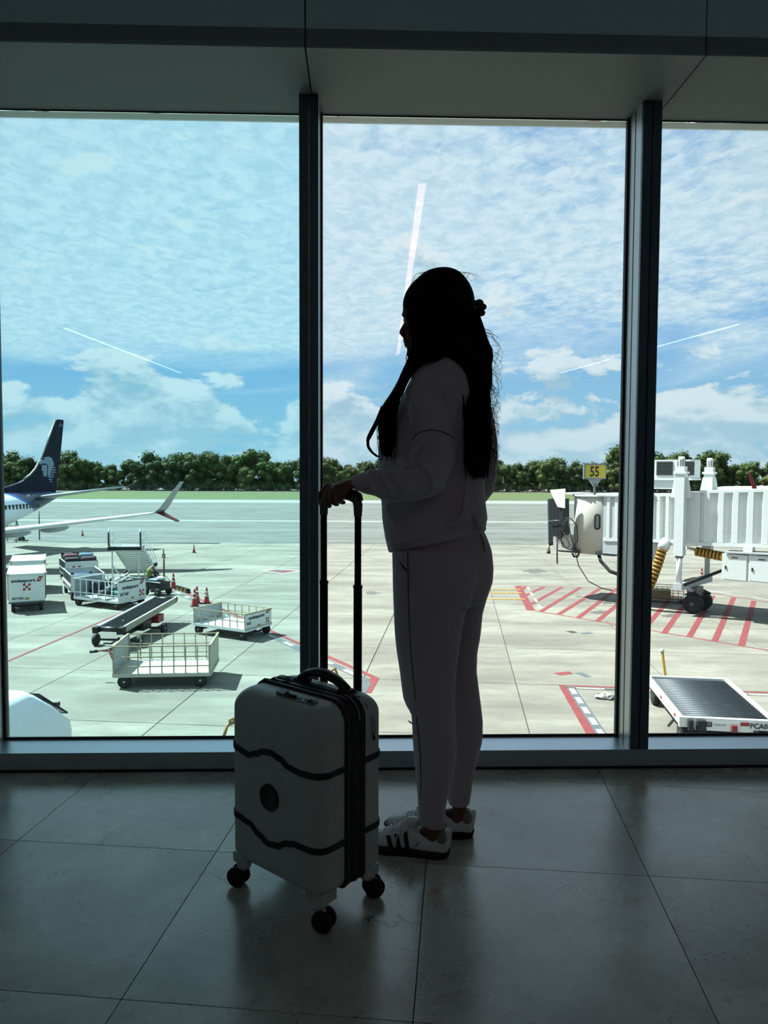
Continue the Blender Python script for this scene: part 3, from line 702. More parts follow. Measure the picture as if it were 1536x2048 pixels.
# wheels
def wheel_unit(x, y, swing, nm='caster'):
    u = MB(); sx = 1 if x > 0 else -1; sy = 1 if y > 0 else -1
    u.prism([(-.004, 0), (.052, 0), (.052, .010), (.040, .030), (.022, .044), (0, .052), (-.004, .052)], .026, Matrix.Translation((x + sx * .017, y + sy * .014, .066)) @ Matrix.Diagonal((-sx, -sy, 1, 1)))
    u.lathe([(.017, .05), (.020, .060), (.020, .070)], 12, Matrix.Translation((x - sx * .003, y - sy * .003, 0))); u.tube([(x, y, .060), (x + math.cos(swing) * .012, y + math.sin(swing) * .012, .028)], [.013, .010], 8)
    o = u.obj(nm, SHELL, sc_); ax = Vector((-math.sin(swing), math.cos(swing), 0)); c = Vector((x + math.cos(swing) * .012, y + math.sin(swing) * .012, .0265))
    for sg in (-1, 1):
        q = (ax * sg).to_track_quat('Z', 'Y').to_matrix().to_4x4(); M = Matrix.Translation(c + ax * sg * .007) @ q
        MB().lathe([(.012, 0), (.024, 0), (.0265, .003), (.0265, .009), (.022, .0125), (.004, .014)], 22, M).obj('wheel', RUBBER, o)
wheel_unit(.142, -.086, math.radians(20)); wheel_unit(-.146, -.086, math.radians(200)); wheel_unit(.142, .094, math.radians(60)); wheel_unit(-.146, .094, math.radians(150))
# telescopic handle
PXA, PXB, PYY = -.038, .086, .110; HZ = 1.026
for x in (PXA, PXB):
    MB().lathe([(.0125, Z1 - .03), (.0125, .800), (.0105, .802), (.0105, .80)], 14, Matrix.Translation((x, PYY, 0)) @ Matrix.Diagonal((1.0, .8, 1, 1))).obj('outer_pole', POLE, sc_)
    MB().lathe([(.0098, .78), (.0098, HZ - .02)], 14, Matrix.Translation((x, PYY, 0)) @ Matrix.Diagonal((1.0, .8, 1, 1))).obj('inner_pole', POLE, sc_)
    MB().lathe([(.0135, .795), (.0135, .803)], 14, Matrix.Translation((x, PYY, 0)) @ Matrix.Diagonal((1.0, .85, 1, 1))).obj('pole_collar', BLACKM, sc_)
GRIPL = mat('grey grip underside', (70, 76, 74), .5)
g = MB().tube([(PXB, PYY, HZ - .045), (PXB, PYY, HZ - .015), (PXB - .006, PYY, HZ - .001), (PXB - .030, PYY, HZ + .006), ((PXA + PXB) / 2, PYY, HZ + .010), (PXA + .03, PYY, HZ + .006), (PXA + .006, PYY, HZ - .001), (PXA, PYY, HZ - .015), (PXA, PYY, HZ - .045)], [.0105, .0125, .0125, .0105, .0105, .0105, .0125, .0125, .0105], 12).obj('grip', GRIPL, sc_)
MB().tube([(PXB + .011, PYY, HZ - .004), (PXB + .004, PYY, HZ + .009), (PXB - .018, PYY, HZ + .0155), ((PXA + PXB) / 2, PYY, HZ + .0185), (PXA + .018, PYY, HZ + .0155), (PXA - .004, PYY, HZ + .009), (PXA - .011, PYY, HZ - .004)], [.006, .009, .0095, .0095, .0095, .009, .006], 10).obj('grip_top', HND, g)
# ------------------------------------------------------------------ the woman
PD = 2.11                                     # depth of her body axis
def fabric(name, a, b_, bs=900, st=.25):
    m = bpy.data.materials.new(name); m.use_nodes = True; nt = m.node_tree; b = nt.nodes['Principled BSDF']
    tc = nt.nodes.new('ShaderNodeTexCoord'); nz = nt.nodes.new('ShaderNodeTexNoise'); nz.inputs['Scale'].default_value = 7; nz.inputs['Detail'].default_value = 5; nt.links.new(tc.outputs['Object'], nz.inputs['Vector'])
    mx = nt.nodes.new('ShaderNodeMix'); mx.data_type = 'RGBA'; mx.inputs['A'].default_value = lin(a); mx.inputs['B'].default_value = lin(b_); nt.links.new(nz.outputs['Fac'], mx.inputs['Factor']); nt.links.new(mx.outputs['Result'], b.inputs['Base Color'])
    b.inputs['Roughness'].default_value = .9; b.inputs['Specular IOR Level'].default_value = .15; b.inputs['Sheen Weight'].default_value = .6; b.inputs['Sheen Roughness'].default_value = .4
    n2 = nt.nodes.new('ShaderNodeTexNoise'); n2.inputs['Scale'].default_value = bs; nt.links.new(tc.outputs['Object'], n2.inputs['Vector'])
    bp = nt.nodes.new('ShaderNodeBump'); bp.inputs['Strength'].default_value = st; bp.inputs['Distance'].default_value = .001; nt.links.new(n2.outputs['Fac'], bp.inputs['Height']); nt.links.new(bp.outputs[0], b.inputs['Normal'])
    return m
SWEAT = fabric('dusty mauve sweatshirt jersey', (182, 172, 180), (192, 182, 190)); PANTM = fabric('dusty mauve jogger jersey', (178, 166, 174), (188, 176, 184))
SEAM = fabric('dark seam jersey', (52, 46, 50), (58, 52, 56)); SKIN = mat('tan skin', (108, 72, 56), .55, var=.08, scale=12)  # seam lines drawn in a darker jersey tone
def hairmat():
    m = mat('black hair', (10, 9, 10), .75, spec=.15, var=.2, scale=60); return m
HAIR = hairmat()
ME = thing('person', 'woman with long black hair in a mauve sweatshirt and joggers holding the suitcase handle', 'person', (0.15, PD, 0))
MEI = Matrix.Translation((-0.15, -PD, 0))
def loc_(p): return MEI @ Vector(p)
def ering(cx_, cz_, cy_, a, b, n=28, sq=2.0, tilt=0.0, yaw=0.0):
    out = []
    for k in range(n):
        t = 2 * math.pi * k / n; c, s = math.cos(t), math.sin(t)
        e = 2.0 / sq; x = a * abs(c) ** e * (1 if c > 0 else -1); y = b * abs(s) ** e * (1 if s > 0 else -1)
        xr = x * math.cos(yaw) - y * math.sin(yaw); yr = x * math.sin(yaw) + y * math.cos(yaw)
        out.append(loc_((cx_ + xr, cy_ + yr, cz_ + xr * tilt)))
    return out
def column(mb, rows, n=28, sq=2.0, m=0):
    """rows: (y_px, left_px, right_px, depth, half thickness[, slope]) - a limb or trunk standing upright"""
    rings = []
    for r in rows:
        y, l, rr, D, b = r[:5]; tilt = r[5] if len(r) > 5 else 0
        A = AY(l, y, D); B = AY(rr, y, D); c = (A + B) / 2
        rings.append(ering(c.x, c.z, D, (B.x - A.x) / 2, b, n, sq, tilt))
    mb.loft(rings, True, m); return mb
def limb(mb, rows, n=20, flat=1.0, m=0):
    """rows: (upper/left contour px, lower/right contour px, depth, half thickness) - a limb lying across the view"""
    rings = []
    for (a, b, D, t) in rows:
        A = AY(a[0], a[1], D); B = AY(b[0], b[1], D); c = (A + B) / 2; u = (A - B) / 2
        rings.append([loc_(c + u * math.cos(2 * math.pi * k / n) + Vector((0, t, 0)) * math.sin(2 * math.pi * k / n)) for k in range(n)])
    mb.loft(rings, True, m); return mb
def pxtube(mb, pts, r, n=8):
    mb.tube([loc_(AY(p[0], p[1], p[2])) for p in pts], r, n); return mb
def voxel(o, v, it=6, f=.5):
    return bake(o, [('REMESH', dict(mode='VOXEL', voxel_size=v)), ('SMOOTH', dict(iterations=it, factor=f))])

# --- body: head, neck, hands, ankles as one continuous figure
B = MB()
def headrings():
    # horizontal slices of the head: px row, profile x, back of skull x; she looks to the left and a little away
    rows = [(556, 846, 890), (566, 828, 912), (580, 816, 926), (596, 809, 935), (612, 805.5, 940), (626, 805, 941), (634, 806.5, 940), (640, 808.5, 938), (647, 809, 935), (655, 808, 931), (663, 808, 927), (670, 810, 922), (677, 811, 915), (684, 812, 908), (692, 813, 900), (700, 814.5, 894), (708, 815.5, 888), (715, 820, 886), (722, 832, 888)]
    rings = []
    for i, (y, l, r) in enumerate(rows):
        D = 2.135; A = AY(l, y, D); C = AY(r, y, D); c = (A + C) / 2; a = (C.x - A.x) / 2; w = min(.076, a * 1.05) if i < 10 else min(.070, a * .95) * (1 - .03 * (i - 9))
        ring = []
        for k in range(32):
            t = 2 * math.pi * k / 32; x, yy = math.cos(t), math.sin(t)
            ww = w * (1.0 if x > 0 else (1 - .22 * x * x))
            ring.append(loc_((c.x + a * x, D + ww * yy, c.z)))
        rings.append(ring)
    return rings
B.loft(headrings())
HD = 2.132
# nose, lips, chin, brow, ear
pxtube(B, [(813, 644, HD), (809, 655, HD), (805, 664, HD), (804, 669, HD)], [.006, .009, .0105, .009], 10)
B.ball(loc_(AY(805, 670, HD - .008)), (.007, .006, .006), 10, 6); B.ball(loc_(AY(805, 670, HD + .010)), (.007, .006, .006), 10, 6)
pxtube(B, [(811, 681.5, HD - .016), (808.5, 681, HD), (811, 682, HD + .016)], [.003, .0052, .003], 8)
pxtube(B, [(812, 690, HD - .014), (811, 690.5, HD), (812.5, 691, HD + .014)], [.003, .0058, .003], 8)
B.ball(loc_(AY(821, 708, HD)), (.012, .016, .012), 12, 8); pxtube(B, [(808, 632, HD - .03), (806.5, 629, HD), (808, 632, HD + .03)], [.004, .006, .004], 8)
B.ball(loc_(AY(870, 652, HD - .030)), (.012, .008, .026), 12, 8)
column(B, [(700, 842, 894, 2.13, .050), (730, 846, 900, 2.12, .052), (760, 838, 925, 2.12, .07), (800, 815, 940, 2.12, .09), (880, 800, 955, 2.12, .09), (980, 800, 945, 2.12, .085), (1060, 800, 955, 2.12, .10), (1130, 800, 975, 2.12, .11), (1180, 805, 950, 2.10, .09)], 24)
column(B, [(1120, 800, 940, 2.08, .08), (1260, 806, 912, 2.075, .065), (1400, 820, 900, 2.07, .050), (1500, 834, 900, 2.065, .048), (1600, 843, 884, 2.062, .030), (1650, 848, 884, 2.068, .025), (1675, 850, 886, 2.070, .024), (1700, 850, 886, 2.072, .024)], 20)
column(B, [(1120, 870, 975, 2.19, .08), (1260, 885, 950, 2.19, .065), (1400, 900, 952, 2.19, .05), (1500, 905, 955, 2.19, .046), (1590, 905, 934, 2.19, .030), (1620, 904, 933, 2.19, .027), (1650, 890, 935, 2.19, .028)], 20)
limb(B, [((835, 775), (895, 785), 2.06, .04), ((840, 870), (900, 870), 2.03, .045), ((860, 950), (895, 935), 2.0, .04), ((845, 948), (860, 985), 1.99, .036), ((790, 948), (795, 988), 1.965, .032), ((735, 955), (737, 980), 1.945, .026), ((708, 958), (709, 979), 1.94, .024), ((700, 957), (700, 977), 1.94, .026)], 18)
limb(B, [((930, 780), (975, 790), 2.19, .04), ((950, 870), (985, 868), 2.2, .04), ((965, 930), (990, 930), 2.2, .036), ((948, 978), (968, 988), 2.21, .028), ((900, 1012), (900, 1036), 2.25, .026), ((860, 1030), (860, 1050), 2.3, .026)], 14)
# left hand laid over the grip: palm, four bent fingers, thumb
limb(B, [((702, 957), (702, 977), 1.945, .027), ((690, 960), (691, 979), 1.952, .034), ((676, 964), (680, 981), 1.962, .038), ((664, 968), (672, 984), 1.968, .039)], 16)
K = [(1.998, [(668, 971), (656, 973), (640, 989), (641, 1004), (645.5, 1017)], 9.6), (1.976, [(672, 974), (662, 975), (651, 991), (652, 1004), (659, 1012)], 10.0),
     (1.953, [(676, 977), (668, 978), (661, 993), (664, 1004), (674, 1009)], 9.6), (1.931, [(681, 979), (675, 981), (672, 994), (677, 1003), (688, 1005)], 8.8)]
for D, ps, r in K:
    B.tube([loc_(AY(x, y, D)) for x, y in ps], [r / 1000 * q for q in (1.15, 1.12, 1.0, .88, .72)], 10)
    B.ball(loc_(AY(ps[1][0], ps[1][1], D)), r / 1000 * 1.12, 10, 6); B.ball(loc_(AY(ps[4][0], ps[4][1], D)), r / 1000 * .74, 10, 6)
B.tube([loc_(AY(697, 972, 1.925)), loc_(AY(690, 985, 1.912)), loc_(AY(680, 998, 1.915)), loc_(AY(672, 1004, 1.93))], [.012, .0105, .0095, .0075], 10)
# right hand, out of sight before her
B.ball(loc_(AY(850, 1040, 2.31)), (.04, .03, .025), 12, 8)
for k in range(4): B.tube([loc_(AY(845 - k * 1.5, 1034 + k * 6, 2.32)), loc_(AY(828 - k, 1040 + k * 6, 2.34)), loc_(AY(822, 1046 + k * 6, 2.35))], [.009, .008, .006], 8)
body = voxel(B.obj('body', SKIN, ME), .0042, 4, .5)
# eyes and lashes
ey = MB(); ey.ball(loc_(AY(812, 641, HD + .004)), .0075, 12, 8); ey.obj('eye', mat('eye white', (60, 54, 52), .4), ME)
ls = MB()
for k in range(9): ls.tube([loc_(AY(808, 638.5, HD - .012 + .003 * k)), loc_(AY(803.5, 638.5, HD - .012 + .003 * k)), loc_(AY(801, 636, HD - .012 + .003 * k))], [.0007, .0006, .0003], 5)
ls.obj('eyelashes', HAIR, ME)

# --- sweatshirt
S = MB()
column(S, [(716, 858, 916, 2.125, .060), (728, 846, 928, 2.125, .080), (745, 832, 946, 2.125, .100), (765, 818, 962, 2.125, .112), (790, 806, 973, 2.125, .118), (820, 791, 978, 2.125, .118), (850, 772, 976, 2.125, .118), (885, 757, 972, 2.125, .116), (930, 756, 968, 2.125, .113), (975, 760, 968, 2.125, .112), (1010, 763, 971, 2.122, .114), (1036, 764, 974.5, 2.12, .118), (1052, 767, 971, 2.118, .117, .05), (1064, 770, 966, 2.116, .114, .12), (1078, 775, 960, 2.115, .112, .2)], 40, 2.3)
# turned-under hem, low in front and riding up behind
hem = []
for k in range(41):
    t = 2 * math.pi * k / 40; x = .1335 * math.cos(t); y = .111 * math.sin(t); q = (x + .1335) / .267
    z = AY(800, 1102, 2.1).z + (AY(900, 1058, 2.1).z - AY(800, 1102, 2.1).z) * (q ** .75) + (0.006 if y > 0 else 0) * q
    c = AY(873, 1085, 2.115); hem.append((c.x + x + .001, 2.115 + y, z))
S.tube([loc_(p) for p in hem], .0075, 8); S.tube([loc_((p[0], p[1], p[2] + .014)) for p in hem], .0082, 8); S.tube([loc_((p[0], p[1], p[2] + .028)) for p in hem], .0072, 8)
# slope of the shoulder up to the neck
limb(S, [((820, 750), (846, 796), 2.075, .056), ((842, 734), (870, 786), 2.075, .062), ((864, 726), (895, 778), 2.085, .064), ((884, 716), (915, 770), 2.095, .060)], 22)
# near sleeve
SL_ = [((812, 776), (880, 735), 2.075, .058), ((810, 800), (906, 792), 2.05, .066), ((815, 830), (910.5, 822), 2.04, .068), ((823, 866), (912, 868), 2.03, .066), ((823, 892), (914.5, 890), 2.02, .070), ((822, 912), (911, 912), 2.01, .071), ((823, 925), (903, 945), 2.0, .068), ((818, 926), (887, 981), 1.99, .060), ((806, 930), (862, 995), 1.982, .056), ((790, 934.5), (832, 1002), 1.972, .052), ((765, 938), (795, 1004), 1.962, .048), ((744, 939), (768, 1002), 1.955, .044), ((729, 943), (750, 992), 1.95, .040), ((716, 947), (730, 988), 1.947, .036), ((707, 951), (712, 980), 1.945, .033), ((702, 953.5), (704, 978), 1.944, .032)]
limb(S, SL_, 26)
# far sleeve
limb(S, [((925, 745), (962, 770), 2.18, .05), ((938, 790), (978, 795), 2.19, .058), ((942, 850), (989, 846), 2.205, .06), ((944, 890), (994.5, 884), 2.21, .06), ((946, 925), (995.5, 918), 2.21, .06), ((945, 955), (993, 952), 2.21, .056), ((940, 985), (986, 985), 2.22, .05), ((925, 1005), (970, 1006), 2.235, .045), ((895, 1010), (920, 1035), 2.25, .042)], 20)
# cloth folds gathered at elbow, seam and waist
def fold(pts, r, mb=S):
    n = len(pts); mb.tube([loc_(AY(p[0], p[1], p[2])) for p in pts], [1.5 * r * (.3 + .7 * math.sin(math.pi * (k + .5) / n)) for k in range(n)], 7)
for pts, r in (([(812, 918, 1.952), (800, 922, 1.938), (800, 940, 1.922), (812, 960, 1.92)], .007), ([(792, 936, 1.935), (786, 944, 1.915), (792, 960, 1.910), (806, 978, 1.915)], .007), ([(772, 938, 1.93), (766, 948, 1.908), (772, 966, 1.905), (786, 984, 1.915)], .006),
               ([(741, 940, 1.93), (738, 952, 1.908), (742, 968, 1.903), (752, 984, 1.91)], .0065), ([(722, 947, 1.93), (720, 958, 1.910), (722, 970, 1.909)], .004), ([(830, 905, 1.95), (842, 888, 1.941), (860, 870, 1.955)], .005),
               ([(824, 916, 1.955), (840, 925, 1.934), (860, 945, 1.927), (880, 958, 1.935)], .006), ([(846, 884, 1.95), (838, 893, 1.943), (826, 905, 1.95)], .005), ([(892, 800, 1.99), (906, 820, 1.988), (911, 846, 1.99)], .005),
               ([(868, 765, 1.995), (892, 790, 1.982), (905, 815, 1.99)], .005), ([(822, 800, 1.988), (819, 830, 1.972), (826, 858, 1.968)], .005), ([(830, 915, 1.945), (850, 935, 1.93), (866, 960, 1.928), (868, 980, 1.935)], .005)):
    fold(pts, r)
for pts, r in (([(895, 1050, 2.0), (915, 1047, 2.0), (940, 1038, 2.005)], .010), ([(933, 960, 2.005), (932, 1000, 2.0), (925, 1038, 1.998)], .006), ([(772, 1010, 2.05), (790, 1045, 2.03), (803, 1075, 2.02)], .007), ([(780, 1090, 2.02), (810, 1082, 2.01), (850, 1072, 2.0)], .006),
               ([(948, 1030, 2.01), (958, 1050, 2.02), (962, 1060, 2.04)], .007), ([(780, 830, 2.05), (775, 870, 2.04), (780, 910, 2.04)], .006)):
    fold(pts, r)
sweat = voxel(S.obj('sweatshirt', SWEAT, ME), .005, 3, .5)
# seam lines: dropped shoulder and cuff
sm1 = MB(); pxtube(sm1, [(825, 879, 1.962), (833, 869, 1.962), (846, 862.5, 1.957), (864, 859.5, 1.957), (880, 862, 1.960), (896, 868, 1.965), (912, 877, 1.985)], .0013, 6); sm1.obj('shoulder_seam', SEAM, sweat)

# --- joggers
T = MB()
column(T, [(1050, 800, 962, 2.118, .10), (1075, 790, 974, 2.12, .108), (1100, 785, 983, 2.122, .115), (1134, 785, 986.5, 2.125, .120), (1163, 785.5, 984, 2.125, .118), (1184, 787, 976, 2.12, .108), (1205, 788, 968, 2.12, .10)], 40, 2.2)
near = [(1100, 784, 945, 2.065, .088), (1150, 785, 958, 2.062, .100), (1180, 785.5, 949, 2.06, .100), (1228, 787.5, 929.5, 2.06, .092), (1270, 789.5, 922, 2.06, .084), (1302, 793, 918.5, 2.06, .078), (1340, 799, 913, 2.06, .072), (1377, 803.5, 911, 2.06, .068), (1395, 806, 910, 2.06, .066), (1412, 813, 910, 2.06, .064), (1425, 822, 910.5, 2.06, .062), (1450, 824, 911.5, 2.058, .060), (1484, 825.5, 913.5, 2.056, .062), (1518, 828, 912.5, 2.054, .060), (1552, 831.5, 906, 2.052, .054), (1585, 834.5, 897.5, 2.056, .047), (1611, 836, 892, 2.060, .042), (1636, 837, 890.5, 2.064, .038), (1650, 842, 888.5, 2.066, .036, -.18)]
column(T, near, 32, 2.1)
farl = [(1100, 880, 983, 2.175, .08), (1134, 885, 986.7, 2.18, .088), (1163, 888, 984.6, 2.18, .090), (1182, 890, 978, 2.18, .086), (1197, 890, 972.5, 2.18, .084), (1226, 888, 964.6, 2.18, .080), (1270, 888, 960.5, 2.18, .076), (1302, 888, 954.5, 2.18, .07), (1340, 888, 953, 2.18, .066), (1365, 888, 956, 2.18, .064), (1407, 888, 961.5, 2.185, .062), (1440, 890, 965.5, 2.185, .060), (1470, 890, 965.3, 2.188, .060), (1484, 890, 963.5, 2.19, .058), (1509, 891, 957, 2.19, .052), (1552, 893, 947, 2.19, .045), (1594, 895, 941, 2.19, .038), (1607, 897, 938.5, 2.19, .036)]
column(T, farl, 28, 2.1)
T.ball(loc_(AY(905, 1135, 2.085)), (.085, .085, .075), 20, 12); T.ball(loc_(AY(948, 1132, 2.17)), (.054, .09, .07), 20, 12)
for pts, r in (([(820, 1420, 2.0), (830, 1427, 1.995), (842, 1430, 1.995)], .007), ([(815, 1440, 2.01), (826, 1448, 2.0), (838, 1446, 1.995)], .004), ([(826, 1462, 2.01), (836, 1470, 1.998)], .005), ([(962, 1133, 2.07), (948, 1180, 2.03), (930, 1226, 1.998)], .003)):
    fold(pts, r, T)
pants = voxel(T.obj('joggers', PANTM, ME), .0055, 4, .5)
def on_leg(px, py, rows, off=.0012):
    for i in range(len(rows) - 1):
        a, b = rows[i], rows[i + 1]
        if a[0] <= py <= b[0]:
            t = (py - a[0]) / (b[0] - a[0]); l, r, D, h = [a[j] + (b[j] - a[j]) * t for j in (1, 2, 3, 4)]
            u = (px - (l + r) / 2) / ((r - l) / 2); return D - h * math.sqrt(max(0.0, 1 - abs(u) ** 2.1)) - off
    return rows[-1][3] - rows[-1][4]
sp = [(815, 1102), (816, 1150), (817, 1200), (819, 1260), (822, 1310), (827, 1360), (831, 1400), (833, 1440), (838, 1480), (841, 1520), (842, 1560), (841, 1600)]
sm2 = MB(); pxtube(sm2, [(x, y, on_leg(x, y, near, .001)) for x, y in sp], .0013, 6); sm2.obj('side_seam', SEAM, pants)
pk = MB(); pxtube(pk, [(794, 1104, 2.033), (798, 1118, 2.018), (804, 1130, 2.004), (812, 1140, 1.988)], .0028, 6); pk.obj('pocket_edge', SEAM, pants)
cr = MB(); pxtube(cr, [(960, 1068, 2.035), (966, 1085, 2.04), (970, 1105, 2.05), (969, 1125, 2.06)], .0012, 6); cr.obj('back_seam', SEAM, pants)

# --- trainers
LEATHER = mat('white leather', (212, 216, 216), .45, var=.04, bump=.05, bscale=120); SUEDE = mat('grey suede', (128, 126, 118), .85, var=.08); SOLE = mat('dark gum sole', (22, 18, 16), .6, var=.1); LACE = mat('white lace', (224, 228, 230), .7)
STRIPE = mat('black stripe leather', (14, 14, 16), .4); LINING = mat('shoe lining', (70, 66, 64), .9)
def trainer(loc, rz, side, name='trainer'):
    sh = bpy.data.objects.new('trainer', None); COL.objects.link(sh); sh.parent = ME; sh.location = loc_(loc); sh.rotation_euler = (0, 0, rz)
    # local frame: x from heel (0) to toe (.27), y across
    def outline(q, L=.272, k=30):
        pts = []
        prof = [(0, .0), (.006, .024), (.03, .034), (.08, .033), (.13, .036), (.18, .044), (.22, .044), (.25, .034), (.266, .018), (.272, 0)]
        up = [(x, y * q) for x, y in prof]; dn = [(x, -y * q * .92) for x, y in reversed(prof[1:-1])]
        return up + dn
    so = MB(); rs = []
    for z, q in ((0, .94), (.004, 1.0), (.020, 1.02), (.026, 1.0)): rs.append([Vector((x + (.01 * (z / .026) if False else 0), y, z + (.012 * max(0, (x - .20) / .07) ** 2 if z < .01 else 0))) for x, y in [((px_ - .136) * (q) + .136, py_ * q) for px_, py_ in outline(1.0)]])
    so.loft(rs, True); so.obj('sole', SOLE, sh)
    up = MB(); st = [(-.000, .030, .076, .0), (.010, .034, .084, .002), (.035, .036, .070, .0), (.060, .036, .062, 0), (.085, .036, .070, 0), (.105, .036, .086, 0), (.120, .036, .088, 0), (.150, .039, .076, 0), (.185, .043, .060, 0), (.220, .042, .050, 0), (.248, .032, .044, 0), (.264, .016, .036, 0)]
    rings = []
    for x, w, h, _ in st:
        r = []
        for k in range(18):
            t = math.pi * k / 17; c, s_ = math.cos(t), math.sin(t); r.append(Vector((x - (.010 * s_ if x < .02 else 0), w * (abs(c) ** .75) * (1 if c > 0 else -1) * (1 - .28 * max(0, s_ - .3)), .022 + (h - .022) * (s_ ** .8))))
        r += [Vector((x, -w * .5, .020)), Vector((x, 0, .020)), Vector((x, w * .5, .020))]
        rings.append(r)
    up.loft(rings, True); u = up.obj('upper', LEATHER, sh)
    bake(u, [('SUBSURF', dict(levels=1, render_levels=1))])
    MB().ball((.052, 0, .064), (.042, .026, .014), 16, 8).obj('opening', LINING, sh)
    MB().ball((.019, 0, .058), (.0225, .0350, .021), 18, 10).obj('heel_counter', SUEDE, sh); hc = MB()
    rings = []
    for z, a in ((.034, 55), (.060, 48), (.088, 34)):
        rings.append([Vector((.038 - (.0395 + (z - .03) * .02) * math.cos(math.radians(t)), (.0355 + .0018) * math.sin(math.radians(t)) * 1.02, z - .014 * abs(t) / 60)) for t in np.linspace(-a - 18, a + 18, 11)] + [Vector((.038 - (.036) * math.cos(math.radians(t)), .031 * math.sin(math.radians(t)), z - .014 * abs(t) / 60)) for t in np.linspace(a + 18, -a - 18, 11)])
    pass
    for sg in (-1, 1):
        for k in range(3):
            x0 = .108 + k * .024; p = [(x0, .026), (x0 + .012, .026), (x0 + .000 + .022, .071 - k * .006), (x0 + .010, .072 - k * .006)]
            def y_at(x, z): 
                w = .0375 + (.005 if x > .13 else 0); return w * max(.3, (1 - ((z - .022) / .075) ** 2.2 * .55)) + .0012
            q = MB(); n = 6; vs = []
            for i in range(n + 1):
                t = i / n
                for e in (0, 1):
                    a = p[0] if e == 0 else p[1]; b = p[3] if e == 0 else p[2]; x = a[0] + (b[0] - a[0]) * t; z = a[1] + (b[1] - a[1]) * t; vs.append(Vector((x, sg * y_at(x, z), z)))
            for i in range(n + 1): vs += []
            off = Vector((0, -sg * .004, 0)); q.add(vs + [v + off for v in vs], [(2 * i, 2 * i + 1, 2 * i + 3, 2 * i + 2) for i in range(n)] + [(2 * i + 2 * n + 2, 2 * i + 2 + 2 * n + 2, 2 * i + 3 + 2 * n + 2, 2 * i + 1 + 2 * n + 2) for i in range(n)] + [(0, 1, 2 * n + 3, 2 * n + 2), (2 * n, 2 * n + 1, 4 * n + 3, 4 * n + 2)] + [(2 * i, 2 * i + 2, 2 * i + 2 * n + 4, 2 * i + 2 * n + 2) for i in range(n)] + [(2 * i + 1, 2 * i + 3, 2 * i + 2 * n + 5, 2 * i + 2 * n + 3) for i in range(n)])
            q.obj('stripe', STRIPE, sh)
    tg = MB().ball((.108, 0, .088), (.022, .022, .016), 14, 8); tg.obj('tongue', LEATHER, sh)
    for k in range(6):
        x = .112 + k * .0135; z = .0925 - k * .0065
        MB().tube([(x, -.024, z - .012), (x + .006, -.01, z + .001), (x + .010, .010, z + .001), (x + .012, .024, z - .012)], .0022, 6, flat=.6).obj('lace', LACE, sh)
    rn = random.Random(4 + side)
    for sg in (-1, 1):
        MB().tube([(.112, 0, .100), (.118, sg * .022, .108), (.134, sg * .044, .092), (.132, sg * .048, .062), (.122, sg * .034, .078), (.113, 0, .098)], .0021, 6).obj('lace_loop', LACE, sh)
        MB().tube([(.112, 0, .099), (.128, sg * .030, .094), (.145, sg * .049, .060), (.148, sg * .051, .034)], .0021, 6).obj('lace_end', LACE, sh)
    # maker's tab on the outer quarter
    for sg in (-1, 1):
        Mx = frame((.098 if sg > 0 else .074, sg * .0395, .036 if sg > 0 else .060), (-.62 if sg > 0 else .62, 0, .72 if sg > 0 else -.72), (-.72 * 0 - .72, 0, -.62) if sg > 0 else (.72, 0, .62))
        text('label_lettering', 'adidas', .0085, STRIPE, sh, Mx @ Matrix.Translation((.003, .002, 0)), .0006)
    return sh
hb = G(902, 1723); trainer((hb.x - .002, hb.y + .028, 0), math.radians(166), -1)
hb = G(951, 1682); trainer((hb.x - .002, hb.y + .032, 0), math.radians(172), 1)

# --- hair: a mass over the head, a curtain down the back, a lock over the shoulder and loose strands
Hm = MB()
column(Hm, [(539, 866, 906, 2.15, .03), (546, 848, 920, 2.15, .055), (556, 836, 930, 2.15, .072), (570, 821, 940, 2.148, .085), (585, 811, 946.5, 2.147, .092), (600, 806, 949.5, 2.145, .095), (615, 804.5, 951, 2.143, .096), (630, 808.5, 952.5, 2.142, .094), (645, 816, 956, 2.14, .092), (660, 819, 962, 2.14, .090), (680, 821, 974, 2.14, .09), (700, 822, 986, 2.135, .09), (710, 838, 985, 2.12, .085), (720, 876, 983, 2.11, .082), (732, 900, 978, 2.095, .078), (752, 915, 986, 2.075, .062), (768, 923, 976, 2.06, .05), (792, 926, 977, 2.05, .042), (820, 925, 982, 2.03, .038), (850, 930, 984, 2.02, .034), (890, 931, 980, 2.01, .032), (925, 932, 976, 2.005, .028), (945, 936, 970, 2.0, .022), (956, 944, 962, 2.0, .010)], 28)
limb(Hm, [((820, 716), (850, 728), 2.06, .03), ((806, 738), (834, 740), 2.05, .035), ((794, 764), (816, 764), 2.05, .035), ((782, 785), (804, 786), 2.05, .035), ((766, 808), (797, 808), 2.045, .035), ((757, 828), (794, 830), 2.04, .034), ((755, 850), (795, 852), 2.035, .032), ((756, 878), (793, 880), 2.03, .028), ((760, 900), (786, 904), 2.03, .018), ((768, 914), (780, 916), 2.03, .008)], 16)
limb(Hm, [((812, 616), (880, 610), 2.055, .022), ((811, 636), (880, 640), 2.050, .024), ((817, 660), (885, 664), 2.050, .026), ((820, 684), (890, 688), 2.052, .028), ((819, 704), (892, 708), 2.056, .030), ((822, 722), (880, 726), 2.06, .030)], 20)
hair = voxel(Hm.obj('hair', HAIR, ME), .006, 5, .5)
hs = MB(); rnd = random.Random(5)
